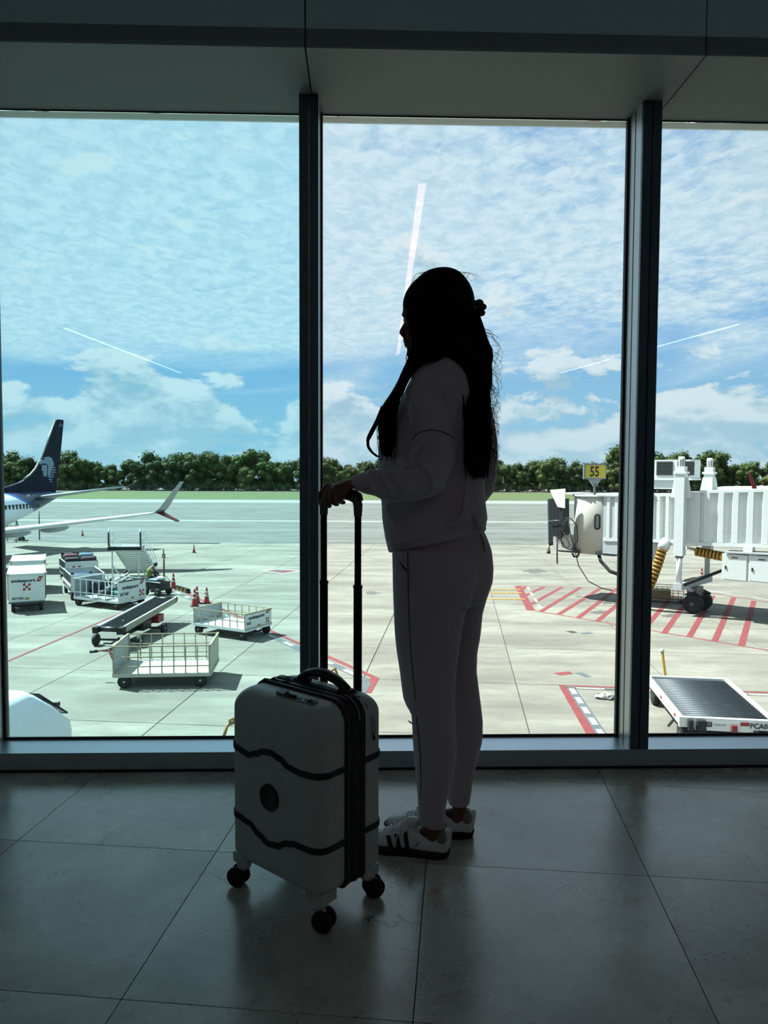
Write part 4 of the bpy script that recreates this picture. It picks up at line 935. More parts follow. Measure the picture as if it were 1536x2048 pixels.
def strand(ps, r, wob, n=16, mb=None):
    mb = mb or hs; f1, f2 = rnd.uniform(0, 6), rnd.uniform(0, 6); k1 = rnd.uniform(1.5, 3.5); pts = []
    for i in range(n):
        t = i / (n - 1) * (len(ps) - 1); a = min(int(t), len(ps) - 2); t -= a
        p0, p1, p2, p3 = ps[max(a - 1, 0)], ps[a], ps[a + 1], ps[min(a + 2, len(ps) - 1)]
        q = [.5 * (2 * p1[j] + (p2[j] - p0[j]) * t + (2 * p0[j] - 5 * p1[j] + 4 * p2[j] - p3[j]) * t * t + (3 * p1[j] - p0[j] - 3 * p2[j] + p3[j]) * t ** 3) for j in range(3)]
        u = i / (n - 1); w = wob * u
        pts.append(loc_(AY(q[0] + w * math.sin(f1 + k1 * 6.28 * u), q[1] + .3 * w * math.cos(f2 + 5 * u), q[2])))
    mb.tube(pts, [r * (1 - .65 * i / (n - 1)) for i in range(n)], 4)
HR = [(539, 866, 906, 2.15, .03), (546, 848, 920, 2.15, .055), (556, 836, 930, 2.15, .072), (570, 821, 940, 2.148, .085), (585, 811, 946.5, 2.147, .092), (600, 806, 949.5, 2.145, .095), (615, 804.5, 951, 2.143, .096), (630, 808.5, 952.5, 2.142, .094), (645, 816, 956, 2.14, .092), (660, 819, 962, 2.14, .090), (680, 821, 974, 2.14, .09), (700, 822, 982, 2.135, .09), (730, 842, 979, 2.10, .09)]
def hp3(x, y): return (x, y, on_leg(x, y, HR, .0005))
for k in range(110):                      # combed back from the brow to the clip
    u = rnd.uniform(0, 1); x0 = 806 + u * 60; y0 = 612 - 66 * (1 - (1 - u) ** 2) + 8; ym = y0 + (622 - y0) * .35 - 6
    strand([hp3(max(x0, 806 if y0 > 600 else 812 + (600 - y0) * .6), y0), hp3(x0 * .6 + 945 * .4, ym), hp3(x0 * .25 + 945 * .75, y0 * .25 + 617 * .75), (946, 617, 2.105)], rnd.uniform(.0010, .0022), 1.2, 12)
for k in range(120):                      # falling over ear and neck
    x0 = rnd.uniform(815, 945); strand([hp3(x0, 612 + rnd.uniform(-8, 10)), hp3(min(948, x0 * .9 + 90), 650), hp3(min(968, max(824, x0 * .9 + 96)), 690), (min(975, max(850, x0 * .7 + 285)), 708, 2.05)], rnd.uniform(.0012, .0026), 2.5, 12)
for k in range(120):                      # down the back, with waves
    x = rnd.uniform(0, 1); D = rnd.uniform(1.985, 2.06) - .0
    e = 930 + x * 52; w = 1 if x > .8 else 0
    strand([(925 + x * 30, 620, 2.09), (935 + x * 40, 680, 2.06), (925 + x * 58, 740, 2.05), (928 + x * 52, 820, D), (930 + x * 52, 880, D), (934 + x * 42 + rnd.uniform(-4, 4), rnd.uniform(925, 962), D)], rnd.uniform(.0012, .003), 3)
for k in range(60):                       # lock over the shoulder
    x = rnd.uniform(0, 1)
    strand([(824 + x * 20, 700, 2.06), (808 + x * 22, 735, 2.04), (785 + x * 22, 785, 2.035), (757 + x * 36, 830, 2.02), (755 + x * 38, 870, 2.015), (758 + x * 30 + rnd.uniform(-3, 3), rnd.uniform(890, 925), 2.02)], rnd.uniform(.001, .0025), 3)
for k in range(34):                       # the curl that swings out
    o = rnd.uniform(-5, 4); strand([(768 + o, 812, 2.03), (756 + o, 840, 2.03), (742 + o, 868, 2.03), (735.5 + o * .5, 886, 2.03), (742 + o * .5, 902, 2.03), (757 + o * .6, 914, 2.03)], rnd.uniform(.0007, .0016), 1.5)
for k in range(10):                       # strand hanging before the cheek
    strand([(812, 648, 2.05), (818, 668, 2.045), (817.5, 690, 2.045), (814, 706, 2.045), (813, 722, 2.045), (820 + rnd.uniform(-3, 3), 740, 2.04)], rnd.uniform(.0005, .0011), 1)
for k in range(34):                       # under the chin
    x = rnd.uniform(0, 1); strand([(818 + x * 12, 700, 2.05), (815 + x * 12, 722, 2.05), (803 + x * 10, 752, 2.045), (788 + x * 8, 780, 2.04), (770 + x * 10, 806, 2.035), (756 + x * 6, 830, 2.03)], rnd.uniform(.0005, .0012), 4)
for k in range(110):                      # flyaways on the right side
    y0 = rnd.uniform(640, 900); x0 = 955 + (y0 - 640) * .12 if y0 < 760 else 978; dx = rnd.uniform(4, 20)
    strand([(x0 - 8, y0, 2.08), (x0 + dx * .6, y0 + 12, 2.08), (x0 + dx, y0 + rnd.uniform(14, 40), 2.08), (x0 + dx * rnd.uniform(.3, 1), y0 + rnd.uniform(40, 80), 2.08)], rnd.uniform(.0004, .0008), 7)
for k in range(16):                       # long loose wisps right of the neck
    y0 = rnd.uniform(650, 740); strand([(958 + (y0 - 650) * .2, y0, 2.1), (980 + rnd.uniform(0, 12), y0 + rnd.uniform(4, 18), 2.1), (992 + rnd.uniform(-4, 12), y0 + rnd.uniform(10, 50), 2.1), (985 + rnd.uniform(-8, 14), y0 + rnd.uniform(60, 110), 2.1)], .0006, 8, 20)
for k in range(46):                       # wisps on the crown
    a = rnd.uniform(820, 930); strand([(a, 556 if 845 < a < 915 else 575, 2.12), (a + 8, 540 + abs(a - 878) * .16, 2.12), (a + 26, 538 + abs(a - 868) * .22, 2.12), (a + 38, 548 + abs(a - 862) * .3, 2.12)], .0004, 2)
for k in range(70):                       # fuller waves along the right edge of the curtain
    o = rnd.uniform(-16, 3); a = rnd.uniform(0, 4); strand([(962 + o, 690 + a, 2.07), (975 + o, 712 + a, 2.06), (970 + o, 738 + a, 2.05), (980 + o, 764 + a, 2.04), (972 + o, 792 + a, 2.03), (981 + o, 824 + a, 2.03), (975 + o, 858 + a, 2.02), (979 + o, 890 + a, 2.02), (970 + o, 925 + a, 2.01), (966 + o, 948 + rnd.uniform(-8, 12), 2.01)], rnd.uniform(.0012, .0026), 3, 26)
for k in range(26):                       # wave at the back of the shoulder
    o = rnd.uniform(-10, 2); strand([(968 + o, 668, 2.1), (978 + o, 690, 2.1), (984.5 + o, 712, 2.1), (980 + o, 734, 2.1), (983.5 + o, 752, 2.1), (974 + o, 770, 2.1), (976 + o, 800, 2.1)], rnd.uniform(.001, .0024), 1)
for (x, y) in ((992, 671), (1000, 676), (985, 672)):
    strand([(960, 668, 2.1), (975, 666, 2.1), (x, y, 2.1), (x - 3, y + 14, 2.1)], .0006, 2)
hs.obj('loose_strands', HAIR, ME, kind='stuff')
# claw clip shaped like a flower
CLIP = mat('dark clip plastic', (20, 18, 20), .35)
cl = bpy.data.objects.new('hair_clip', None); COL.objects.link(cl); cl.parent = ME; cl.location = loc_(AY(955, 617, 2.10))
for a in (70, 15, -45, 130, 200):
    a_ = math.radians(a); MB().ball((.014 * math.cos(a_), 0, .017 * math.sin(a_)), (.0125, .006, .0100), 14, 8, M=Matrix.Rotation(0, 4, 'Y')).obj('petal', CLIP, cl)
MB().ball((0, -.003, 0), .006, 10, 6).obj('clip_centre', CLIP, cl)
for k in range(4): MB().tube([(-.004, .0, .02 - k * .012), (-.014, .0, .02 - k * .012), (-.024, .004, .018 - k * .012)], [.003, .0024, .001], 6).obj('tooth', CLIP, cl)
# ------------------------------------------------------------------ airliner on the left
TONE = 0.45
AFIN = Vector((-31.3, 71.6, APR)); AH = math.radians(80)     # heading: nose towards the terminal
def paint_liner():
    m = bpy.data.materials.new('airliner fuselage paint'); m.use_nodes = True; nt = m.node_tree; N = nt.nodes; L = nt.links; b = N['Principled BSDF']
    tc = N.new('ShaderNodeTexCoord'); sp = N.new('ShaderNodeSeparateXYZ'); L.new(tc.outputs['Object'], sp.inputs[0])
    # livery boundary slanting from the top, forward, down to the belly, aft
    ml = N.new('ShaderNodeMath'); ml.operation = 'MULTIPLY_ADD'; L.new(sp.outputs['Z'], ml.inputs[0]); ml.inputs[1].default_value = -2.15; L.new(sp.outputs['X'], ml.inputs[2])
    cr = N.new('ShaderNodeValToRGB'); cr.color_ramp.interpolation = 'CONSTANT'; mr = N.new('ShaderNodeMapRange'); mr.inputs['From Min'].default_value = -8; mr.inputs['From Max'].default_value = 2; L.new(ml.outputs[0], mr.inputs['Value']); L.new(mr.outputs[0], cr.inputs[0])
    e = cr.color_ramp.elements; e[0].position = 0; e[0].color = lin((52, 58, 84)); e[1].position = 0.50; e[1].color = lin((40, 92, 168))
    q = cr.color_ramp.elements.new(0.56); q.color = lin((222, 230, 236))
    L.new(cr.outputs[0], b.inputs['Base Color']); b.inputs['Roughness'].default_value = .3; return m
LINER = paint_liner(); LWHITE = mat('white wing skin', (226, 232, 234), .3, tone=.8, var=.03); LGREY = mat('grey wing underside', (150, 160, 160), .4, tone=.8, var=.05)
WIN = mat('cabin window', (34, 58, 74), .15)
pl = thing('airplane', 'parked white and navy airliner with a feathered eagle head on its tail fin', 'airplane', AFIN, 0)
pl.rotation_euler = (0, 0, math.atan2(-math.sin(AH), -math.cos(AH)))     # local x forward, y to the left wing, z up
def fus(t):                      # t forward of the fin tip -> (z bottom, z top, half width)
    if t < 13: zb = 5.0 - (5.0 - 1.35) * min(1, max(0, (t - .3) / 12.5)) ** .82
    else: zb = 1.35
    zt = 5.34 if t > 1.2 else 5.2; hw = 1.88 * min(1, .12 + max(0, t) / 12.0) ** .8
    if t > 34: q = (t - 34) / 5.5; q = math.sqrt(max(0, 1 - q * q)); c = 3.1; zb = c - (c - 1.35) * q; zt = c + (5.34 - c) * q ** .9; hw = 1.88 * q
    return zb, zt, hw
mb = MB(); rings = []
for t in [.3, .5, .8, 1.2, 2, 3, 4, 5, 6, 7, 8, 9, 10, 11, 12, 13, 15, 18, 22, 26, 30, 34, 35.5, 37, 38, 38.8, 39.3, 39.48]:
    zb, zt, hw = fus(t); c = (zb + zt) / 2; h = (zt - zb) / 2; hw = max(hw, .18); rings.append([Vector((t, hw * math.cos(a), c + max(h, .15) * math.sin(a))) for a in np.linspace(0, 2 * math.pi, 33)[:-1]])
mb.loft(rings, True); fu = mb.obj('fuselage', LINER, pl)
wproto = None
for k in range(46):
    t = 4.9 + k * .53
    if t > 33: break
    zb, zt, hw = fus(t); c = (zb + zt) / 2; h = (zt - zb) / 2; z = 4.12; y = hw * math.sqrt(max(0, 1 - ((z - c) / h) ** 2))
    if wproto is None: o = wproto = MB().rbox((0, 0, 0), (.30, .06, .44), .028).obj('cabin_window', WIN, pl)
    else: o = wproto.copy(); COL.objects.link(o); o.parent = pl
    o.location = (t, y + .0, z); o.rotation_euler = (0, 0, math.atan((fus(t + .1)[2] - fus(t - .1)[2]) / .2))
# tail fin traced on its own upright plane, with thickness
MWP = Matrix.Translation(pl.location) @ Matrix.Rotation(pl.rotation_euler.z, 4, 'Z'); MWI = MWP.inverted(); NF = (MWP.to_3x3() @ Vector((0, 1, 0)))
def finp(px, py, y=0.0):
    p = MWI @ on_plane(px, py, Vector(pl.location) + NF * y, NF); return p
fo = [(112, 838.5), (110, 842), (96, 881), (84, 914), (72, 937), (62, 949), (52, 957), (38, 965), (18, 972), (4, 976), (-30, 990), (60, 1000), (106, 1000), (109, 985), (119, 905), (124.6, 845), (124.6, 840)]
FT = .28
pf = [finp(x, y) for x, y in fo]
MB().slab3([p + Vector((0, FT / 2, 0)) for p in pf], (0, -FT, 0)).obj('tail_fin', NAVYP, pl)
fn = [o for o in pl.children if o.name.startswith('tail_fin')][0]
le = MB(); le.tube([finp(x, y) for x, y in ((111, 840), (96, 880), (83, 914), (71, 937), (60, 950), (48, 958))], .10, 8); le.obj('leading_edge', mat('bare metal edge', (188, 200, 196), .3, .5), fn)
def decal(polys, name, m, y=FT / 2 + .004, parent=fn, t=.02):
    mb = MB()
    for poly in polys: mb.slab3([finp(x, yy, y) for x, yy in poly], (0, t, 0))
    return mb.obj(name, m, parent)
Z7 = lambda pts: [(60 + x / 12.8, 820 + y / 12.8) for x, y in pts]
EAG = mat('pale blue emblem print', (160, 186, 204), .4, var=.03)
decal([Z7([(320, 1245), (360, 1215), (420, 1196), (500, 1200), (550, 1222), (575, 1280), (605, 1360), (565, 1370), (520, 1480), (480, 1600), (460, 1730), (455, 1600), (455, 1440), (440, 1400), (400, 1372), (340, 1370), (290, 1375), (255, 1400), (238, 1370), (238, 1340), (250, 1300), (280, 1272), (320, 1268), (345, 1280), (400, 1268), (370, 1255)])], 'eagle_head_emblem', EAG)
decal([Z7([(305, 1395), (330, 1400), (352, 1420), (385, 1400), (420, 1402), (432, 1440), (435, 1690), (415, 1700), (350, 1700), (335, 1670), (325, 1560), (292, 1540), (300, 1500)])], 'warrior_face_emblem', EAG)
for (x0, x1, y) in ((560, 625, 1400), (525, 650, 1470), (520, 662, 1530), (480, 660, 1590), (478, 612, 1652), (462, 612, 1712), (474, 568, 1775), (500, 568, 1832)):
    decal([Z7([(x0, y - 16), (x1 - 14, y - 16), (x1, y + 14), (x0 + 6, y + 16)])], 'feather_emblem', EAG)
decal([Z7([(520, 1370), (606, 1360), (560, 1500), (500, 1700), (462, 1730), (460, 1440)])], 'neck_emblem', EAG, FT / 2 + .002)
q = finp(117.5, 853, FT / 2); text('fin_number', 'JOU', .42, EAG, fn, frame(q + Vector((0, .004, 0)), (-1, 0, 0), (0, 0, 1)), .01)
# rudder line
rl = MB(); rl.tube([finp(118.5, 846, FT / 2), finp(110, 900, FT / 2), finp(100, 985, FT / 2)], .02, 5); rl.obj('rudder_gap', BLACKM, fn)
zb, zt, hw = fus(3.2); text('registration', 'XA-JOU', .5, WHITEP, pl, frame((6.6, 1.13, 4.78), (-1, -.165, .0), (0, -.25, 1)), .01, 1.25)
# tailplane and wing: left side towards the hall, right side beyond
def surf(name, st, m, mu=None):
    mb = MB(); rings = []
    for (x0, x1, y, z, th) in st:
        c = x0 - x1; r = []
        for k in range(20):
            a = 2 * math.pi * k / 20; u = .5 + .5 * math.cos(a); r.append(Vector((x1 + c * u, y, z + th * .5 * math.sin(a) * (.35 + .65 * u) * 1.2)))
        rings.append(r)
    mb.loft(rings, True); return mb.obj(name, m, pl)
for sg in (1, -1):
    surf('tailplane', [(5.6, 1.3, sg * .4, 4.75, .42), (1.9, -.1, sg * 7.1, 5.75, .16)], LGREY)
    surf('wing', [(24.5, 16.6, sg * 1.2, 1.9, .95), (20.0, 15.9, sg * 6, 2.7, .55), (15.6, 13.7, sg * 17.3, 4.10, .22), (15.3, 13.6, sg * 17.6, 4.2, .20)], LWHITE)
    wl_ = surf('winglet', [(15.3, 13.6, sg * 17.6, 4.2, .2), (14.9, 13.4, sg * 17.8, 4.5, .16), (13.0, 12.3, sg * 18.5, 6.4, .06)], LGREY)
    surf('lower_winglet', [(15.0, 13.7, sg * 17.6, 4.15, .14), (13.7, 13.0, sg * 18.5, 3.45, .05)], RED)
    for (yy, xx, zz, ll) in ((3.6, 15.4, 1.95, 3.6), (6.3, 15.2, 2.42, 3.8), (9.4, 14.9, 2.85, 3.6)):
        f_ = MB().ball((xx, sg * yy, zz), (ll / 2, .22, .28), 14, 8).obj('flap_fairing', LGREY, pl)
# main gear leg, engine
for sg in (1, -1):
    MB().tube([(17.2, sg * 2.9, 2.2), (17.1, sg * 2.9, .55)], .14, 8).obj('landing_gear', GREYP, pl)
    g_ = [o for o in pl.children if o.name.startswith('landing_gear')][-1]
    for d in (-.25, .25): MB().lathe([(.2, -.13), (.52, -.13), (.56, -.08), (.56, .08), (.52, .13), (.2, .13)], 18, Matrix.Translation((17.1, sg * 2.9 + d, .56)) @ Matrix.Rotation(math.pi / 2, 4, 'X')).obj('wheel', RUBBER, g_)
    MB().lathe([(.75, 0), (.95, .3), (1.02, 1.4), (.9, 2.6), (.6, 3.4)], 20, Matrix.Translation((25.5, sg * 4.9, 1.75)) @ Matrix.Rotation(-math.pi / 2, 4, 'Y')).obj('engine', LGREY, pl)
# a second aircraft, only its red wingtip rises behind the bridge
p0 = P(1480, 1035); q2 = thing('airplane', 'far aircraft whose red wingtip rises behind the boarding bridge', 'airplane', (p0.x, p0.y, APR), math.radians(30))
D2 = p0.y; tp = [AY(x, y, D2) - Vector((p0.x, p0.y, APR)) for x, y in ((1497, 945), (1501, 945), (1514, 976), (1516, 985), (1508, 985))]
RT = Matrix.Rotation(-math.radians(30), 4, 'Z'); tp = [RT @ v for v in tp]
MB().slab3(tp, (0, .14, 0)).obj('winglet', RED, q2)
wt = tp[3]; MB().slab3([Vector((wt.x - .9, wt.y, wt.z - .3)), Vector((wt.x + .4, wt.y, wt.z - .3)), Vector((wt.x + 8, wt.y + 9, wt.z - 1.1)), Vector((wt.x + 4.5, wt.y + 10, wt.z - 1.1))], (0, 0, .25)).obj('wing', LWHITE, q2)
f2 = MB(); f2.lathe([(.3, 0), (1.2, 2), (1.85, 6), (1.88, 20), (1.6, 25), (.4, 28)], 20, Matrix.Translation((wt.x + 8, wt.y + 11, 3.2)) @ Matrix.Rotation(math.pi / 2, 4, 'Y') @ Matrix.Translation((0, 0, -8))); f2.obj('fuselage', LWHITE, q2)

# ------------------------------------------------------------------ ground equipment
HUBM = mat('pale wheel hub', (176, 180, 176), .5, tone=.7, var=.15)
def wheel(mb_parent, c, r, w, rz, hub=HUBM, name='wheel'):
    M = Matrix.Translation(c) @ Matrix.Rotation(rz, 4, 'Z') @ Matrix.Rotation(math.pi / 2, 4, 'X')
    o = MB().lathe([(r * .62, -w / 2), (r * .9, -w / 2), (r, -w * .3), (r, w * .3), (r * .9, w / 2), (r * .62, w / 2)], 20, M).obj(name, RUBBER, mb_parent)
    MB().lathe([(r * .1, -w * .52), (r * .6, -w * .40), (r * .64, -w * .3), (r * .64, w * .3), (r * .6, w * .40), (r * .1, w * .52)], 14, M).obj('hub', hub, o); return o
def checker(parent, M, s, n=3, name='red_square'):
    for i in range(n):
        for j in range(n):
            if (i + j) % 2 == 0: MB().box((s * (i - n / 2 + .5), s * (j - n / 2 + .5), .004), (s, s, .004), M=M).obj(name, REDP, parent)
def logo_panel(e, M, W, Ht, body, num, small=False):
    """M: origin lower left of the panel, x right, y up"""
    text('company_lettering', body, Ht * (.17 if not small else .26), TEXTG, e, M @ Matrix.Translation((W * (.08 if not small else .12), Ht * (.76 if not small else .60), .006)), .003, 1.0, .010, W * (.66 if not small else .60))
    a = MB().prism([(W * .76, Ht * .76), (W * .87, Ht * .76), (W * .95, Ht * .97), (W * .84, Ht * .97)], .006, M @ Matrix.Translation((0, 0, .004))).obj('logo_slant', REDP, e)
    MB().prism([(W * .815, Ht * .82), (W * .86, Ht * .82), (W * .895, Ht * .91), (W * .85, Ht * .91)], .003, M @ Matrix.Translation((0, 0, .010))).obj('logo_core', WHITEP, e)
    if not small: checker(e, M @ Matrix.Translation((W * .5, Ht * .55, 0)), Ht * .095)
    else: checker(e, M @ Matrix.Translation((W * .84, Ht * .26, 0)), Ht * .12)
    text('fleet_number', num, Ht * (.13 if not small else .22), TEXTG, e, M @ Matrix.Translation((W * (.10 if not small else .05), Ht * (.05 if not small else .26), .006)), .003, 1.0, .008, W * (.30 if len(num) > 3 else .16))
    MB().box((W * (.5 if not small else .5), Ht * .07, .006), (W * .12, Ht * .09, .004), M=M).obj('yellow_plate', YELLOW, e)

def cage_cart(name, label, wA, wB, W, fh, sh, posts, rails, endL, endR, mfr, wr=.22, over=.22, group=None, drawbar=None, near_side=True, mdeck=None):
    """wA, wB: ground points of the two near wheels (px); body stands to the far side of that line"""
    a = P(*wA); b = P(*wB); t = (b - a); L = t.length; rz = math.atan2(t.y, t.x); c = (a + b) / 2; n = Vector((-math.sin(rz), math.cos(rz), 0)); c = c + n * (W / 2 - .08)
    e = thing(name, label, 'cart', (c.x, c.y, APR), rz, group); BL = L + 2 * over; hx = BL / 2; hy = W / 2
    dk = MB().box((0, 0, fh), (BL, W, .05)); dk.box((0, -hy, fh - .03), (BL, .06, .12)); dk.box((0, hy, fh - .03), (BL, .06, .12)); dk.box((-hx, 0, fh - .03), (.06, W, .12)); dk.box((hx, 0, fh - .03), (.06, W, .12))
    dk.obj('deck', mdeck or mfr, e)
    MB().box((0, 0, fh - .14), (BL * .9, .12, .12)).obj('chassis_beam', DARKM, e)
    for sy in (-1, 1):
        if sy < 0 and not near_side: continue
        for k in range(posts + 1):
            x = -hx + .03 + (BL - .06) * k / posts; MB().box((x, sy * hy, fh + sh / 2), (.035, .035, sh)).obj('post', mfr, e)
        for r in rails: MB().box((0, sy * hy, fh + sh * r), (BL, .03, .035)).obj('rail', mfr, e)
    for sx, kind in ((-1, endL), (1, endR)):
        x = sx * hx
        if kind is None: continue
        f_ = MB().box((x, 0, fh + sh / 2), (.035, W, sh * 1.0)).obj('end_panel', GALV if kind == 'mesh' else (CREAM if kind == 'plain' else WHITE), e)
        for z in (fh + .02, fh + sh): MB().box((x, 0, z), (.06, W + .04, .06)).obj('panel_rim', mfr, f_)
    for x in (-L / 2, L / 2):
        MB().box((x, 0, wr), (.07, W - .2, .07)).obj('axle', DARKM, e)
        for sy in (-1, 1):
            wheel(e, (x, sy * (hy - .08), wr), wr, .14, 0); MB().box((x, sy * (hy - .18), (fh + wr) / 2), (.3, .06, fh - wr)).obj('spring_bracket', DARKM, e)
    if drawbar:
        m_, pts = drawbar
        d = MB(); d.tube([(-hx, -.3, fh - .1), pts[0], pts[1]], .03, 6); d.tube([(-hx, .3, fh - .1), pts[0]], .03, 6); d.obj('drawbar', m_, e)
        MB().tube([pts[1], (pts[1][0] - .25, pts[1][1], pts[1][2] - .02)], .05, 6).obj('tow_eye', DARKM, e)
    return e, hx, hy
cA, hx, hy = cage_cart('baggage_cart', 'empty rust-stained cage baggage cart nearest the window', (249, 1376), (401, 1373), 1.92, .46, .92, 8, (.28, .62, 1.0), 'mesh', 'plain', RUSTY, .215, .33, drawbar=(mat('faded red drawbar', (150, 62, 56), .6), [(-2.0, .1, 1.05), (-2.35, .1, 1.0)]), mdeck=CREAM)
cB, hx, hy = cage_cart('baggage_cart', 'empty cage baggage cart with a grimy lettered end panel, behind the cones', (398, 1268), (485, 1280.5), 1.75, .46, .66, 7, (.5, 1.0), 'mesh', 'text', RUSTY, .21, .22, mdeck=WHITE)
ep = [o for o in cB.children if o.name.startswith('end_panel')][1]
logo_panel(ep, frame((hx + .02, -hy, .50), (0, 1, 0), (0, 0, 1)), 2 * hy, .62, 'swissport', 'BCT', True)
cC, hx3, hy3 = cage_cart('baggage_cart', 'white cage baggage cart holding teal bags, with a lettered end panel', (157.5, 1211), (233, 1220), 1.85, .44, 1.0, 7, (.3, 1.0), 'mesh', 'text', WHITE, .22, .25, near_side=True)
ep = [o for o in cC.children if o.name.startswith('end_panel')][1]
logo_panel(ep, frame((hx3 + .02, -hy3, .48), (0, 1, 0), (0, 0, 1)), 2 * hy3, .95, 'swissport', 'BCT 607', True)
MB().box((hx3, 0, 1.46), (.10, 2 * hy3, .06)).obj('rail_cap', mat('dark blue rail cap', (40, 58, 78), .5), cC)
# two carts standing end-on behind, loaded
def endon_cart(name, label, px, py, bx, by, W, L, fh, sh, lettered):
    a = P(px, py); b = P(bx, by); t = (b - a).normalized(); rz = math.atan2(t.y, t.x); n = Vector((t.y, -t.x, 0)); c = a + t * (L / 2 - .3) + n * (W / 2)
    e = thing(name, label, 'cart', (c.x, c.y, APR), rz)
    MB().box((0, 0, fh), (L, W, .08)).obj('deck', WHITE, e)
    for sy in (-1, 1):
        for k in range(9): MB().box((-L / 2 + L * k / 8, sy * W / 2, fh + sh / 2), (.04, .04, sh)).obj('post', GREYP, e)
        for z in (.4, 1.0): MB().box((0, sy * W / 2, fh + sh * z), (L, .04, .05)).obj('rail', WHITE, e)
    p = MB().box((-L / 2, 0, fh + sh / 2), (.05, W, sh)).obj('end_panel', WHITE, e); checker(p, frame((-L / 2 - .03, .3, fh + .36), (0, -1, 0), (0, 0, 1)), .17)
    MB().box((L / 2, 0, fh + sh / 2), (.05, W, sh)).obj('end_panel', GALV, e)
    for x in (-L / 2 + .3, L / 2 - .3):
        for sy in (-1, 1): wheel(e, (x, sy * (W / 2 - .1), .24), .24, .16, 0)
    return e, c, rz, W, L
cD = endon_cart('baggage_cart', 'end-on baggage cart with a checkered panel and a blue bag inside', 141, 1200, 126, 1183, 1.75, 3.4, .5, .92, True)
d = cD[0]; MB().bar((-1.75, .87, .75), (-.3, 1.15, 1.12), .10, .08).obj('drawbar', CREAM, d)
cE = endon_cart('baggage_cart', 'rear baggage cart stacked high with dark suitcases', 129.5, 1167, 118, 1155, 1.95, 3.0, .5, .9, False)
def bag(name, label, cat, cart, c, dim, m, rz=0.0, grp=None, handle=True):
    M = Matrix.Translation(cart.location) @ Matrix.Rotation(cart.rotation_euler.z, 4, 'Z'); w = M @ Vector(c)
    e = thing(name, label, cat, (w.x, w.y, w.z - dim[2] / 2), cart.rotation_euler.z + rz, grp)
    MB().rbox((0, 0, dim[2] / 2), dim, min(dim) * .28).obj('case', m, e)
    for x in (-.25, .25): MB().box((dim[0] * x, 0, dim[2] / 2), (.03, dim[1] + .012, dim[2] + .012)).obj('strap', BLACKM, e)
    if handle: MB().tube([(-.1, -dim[1] / 2, dim[2] * .6), (-.08, -dim[1] / 2 - .05, dim[2] * .62), (.08, -dim[1] / 2 - .05, dim[2] * .62), (.1, -dim[1] / 2, dim[2] * .6)], .014, 6).obj('handle', BLACKM, e)
    return e
NAVYB = mat('navy bag nylon', (28, 40, 66), .7); BLKB = mat('black bag nylon', (20, 22, 26), .7); TEALB = mat('teal bag nylon', (34, 120, 108), .6); BLUEB = mat('blue bag nylon', (36, 74, 128), .6); PLUM = mat('plum bag nylon', (74, 40, 54), .7); SKYB = mat('pale blue hard case', (142, 186, 204), .35); ROSE = mat('dusty red hard case', (150, 84, 84), .4); GRYB = mat('slate bag nylon', (84, 96, 104), .7)
E_ = cE[0]; eW = cE[3]
for (nm, lab, c, dm, m) in (('suitcase', 'black suitcase at the left of the upper layer on the rear cart', (-1.1, .50, 1.42), (.8, .9, .42), BLKB), ('suitcase', 'plum suitcase at the right of the upper layer on the rear cart', (-1.1, -.46, 1.42), (.8, .92, .44), PLUM),
        ('suitcase', 'dusty red suitcase lying on top of the rear cart', (-.2, .48, 1.62), (.8, .86, .28), ROSE), ('suitcase', 'pale blue suitcase lying on top of the rear cart', (-.2, -.44, 1.63), (.8, .86, .30), SKYB),
        ('suitcase', 'navy suitcase low at the left on the rear cart', (-.9, .48, .88), (1.0, .9, .62), NAVYB), ('suitcase', 'black suitcase low at the right on the rear cart', (-.9, -.48, .88), (1.0, .9, .62), BLKB),
        ('suitcase', 'dark suitcase behind the dusty red one on the rear cart', (.75, .47, 1.3), (.9, .9, .9), NAVYB), ('suitcase', 'dark suitcase behind the pale blue one on the rear cart', (.75, -.47, 1.28), (.9, .9, .9), BLKB)):
    if c[2] - dm[2] / 2 < .54: c = (c[0], c[1], .545 + dm[2] / 2)
    bag(nm, lab, 'suitcase', E_, c, dm, m)
bag('holdall', 'blue holdall inside the cart with the checkered panel', 'bag', cD[0], (-.2, .1, .54 + .40), (.9, 1.1, .78), BLUEB); bag('holdall', 'dark holdall at the near end inside the cart with the checkered panel', 'bag', cD[0], (-1.15, .1, .54 + .33), (.8, 1.2, .64), BLKB)
for (lab, c, dm, m) in (('long teal holdall lying in the white cage cart', (.62, .15, 0), (1.1, .5, .30), TEALB), ('slate holdall in the middle of the white cage cart', (-.35, .38, 0), (.85, .55, .46), GRYB), ('tall navy holdall at the left in the white cage cart', (-1.05, .2, 0), (.6, .9, .72), NAVYB),
                        ('black holdall beside the long teal one', (-.2, -.2, 0), (.7, .42, .34), BLKB), ('bright turquoise bag at the far side of the white cage cart', (1.25, .55, 0), (.34, .34, .62), mat('turquoise bag nylon', (44, 168, 166), .5))):
    bag('holdall', lab, 'bag', cC, (c[0], c[1], .47 + dm[2] / 2), dm, m)
sh_ = MB(); rg = []
for i in range(7):
    rg.append([Vector((-.95 + .30 * i, -.62 + .06 * math.sin(i * 1.7) + .34 * math.cos(a), .50 + .05 * math.sin(i * 2.3) + .035 * math.sin(a))) for a in np.linspace(0, 2 * math.pi, 13)[:-1]])
sh_.loft(rg); o = sh_.obj('plastic_sheet', mat('white plastic sheet', (226, 230, 228), .4), None); tag(o, 'white plastic sheet lying flat in the white cage cart', 'sheet'); o.matrix_world = Matrix.Translation(cC.location) @ Matrix.Rotation(cC.rotation_euler.z, 4, 'Z')

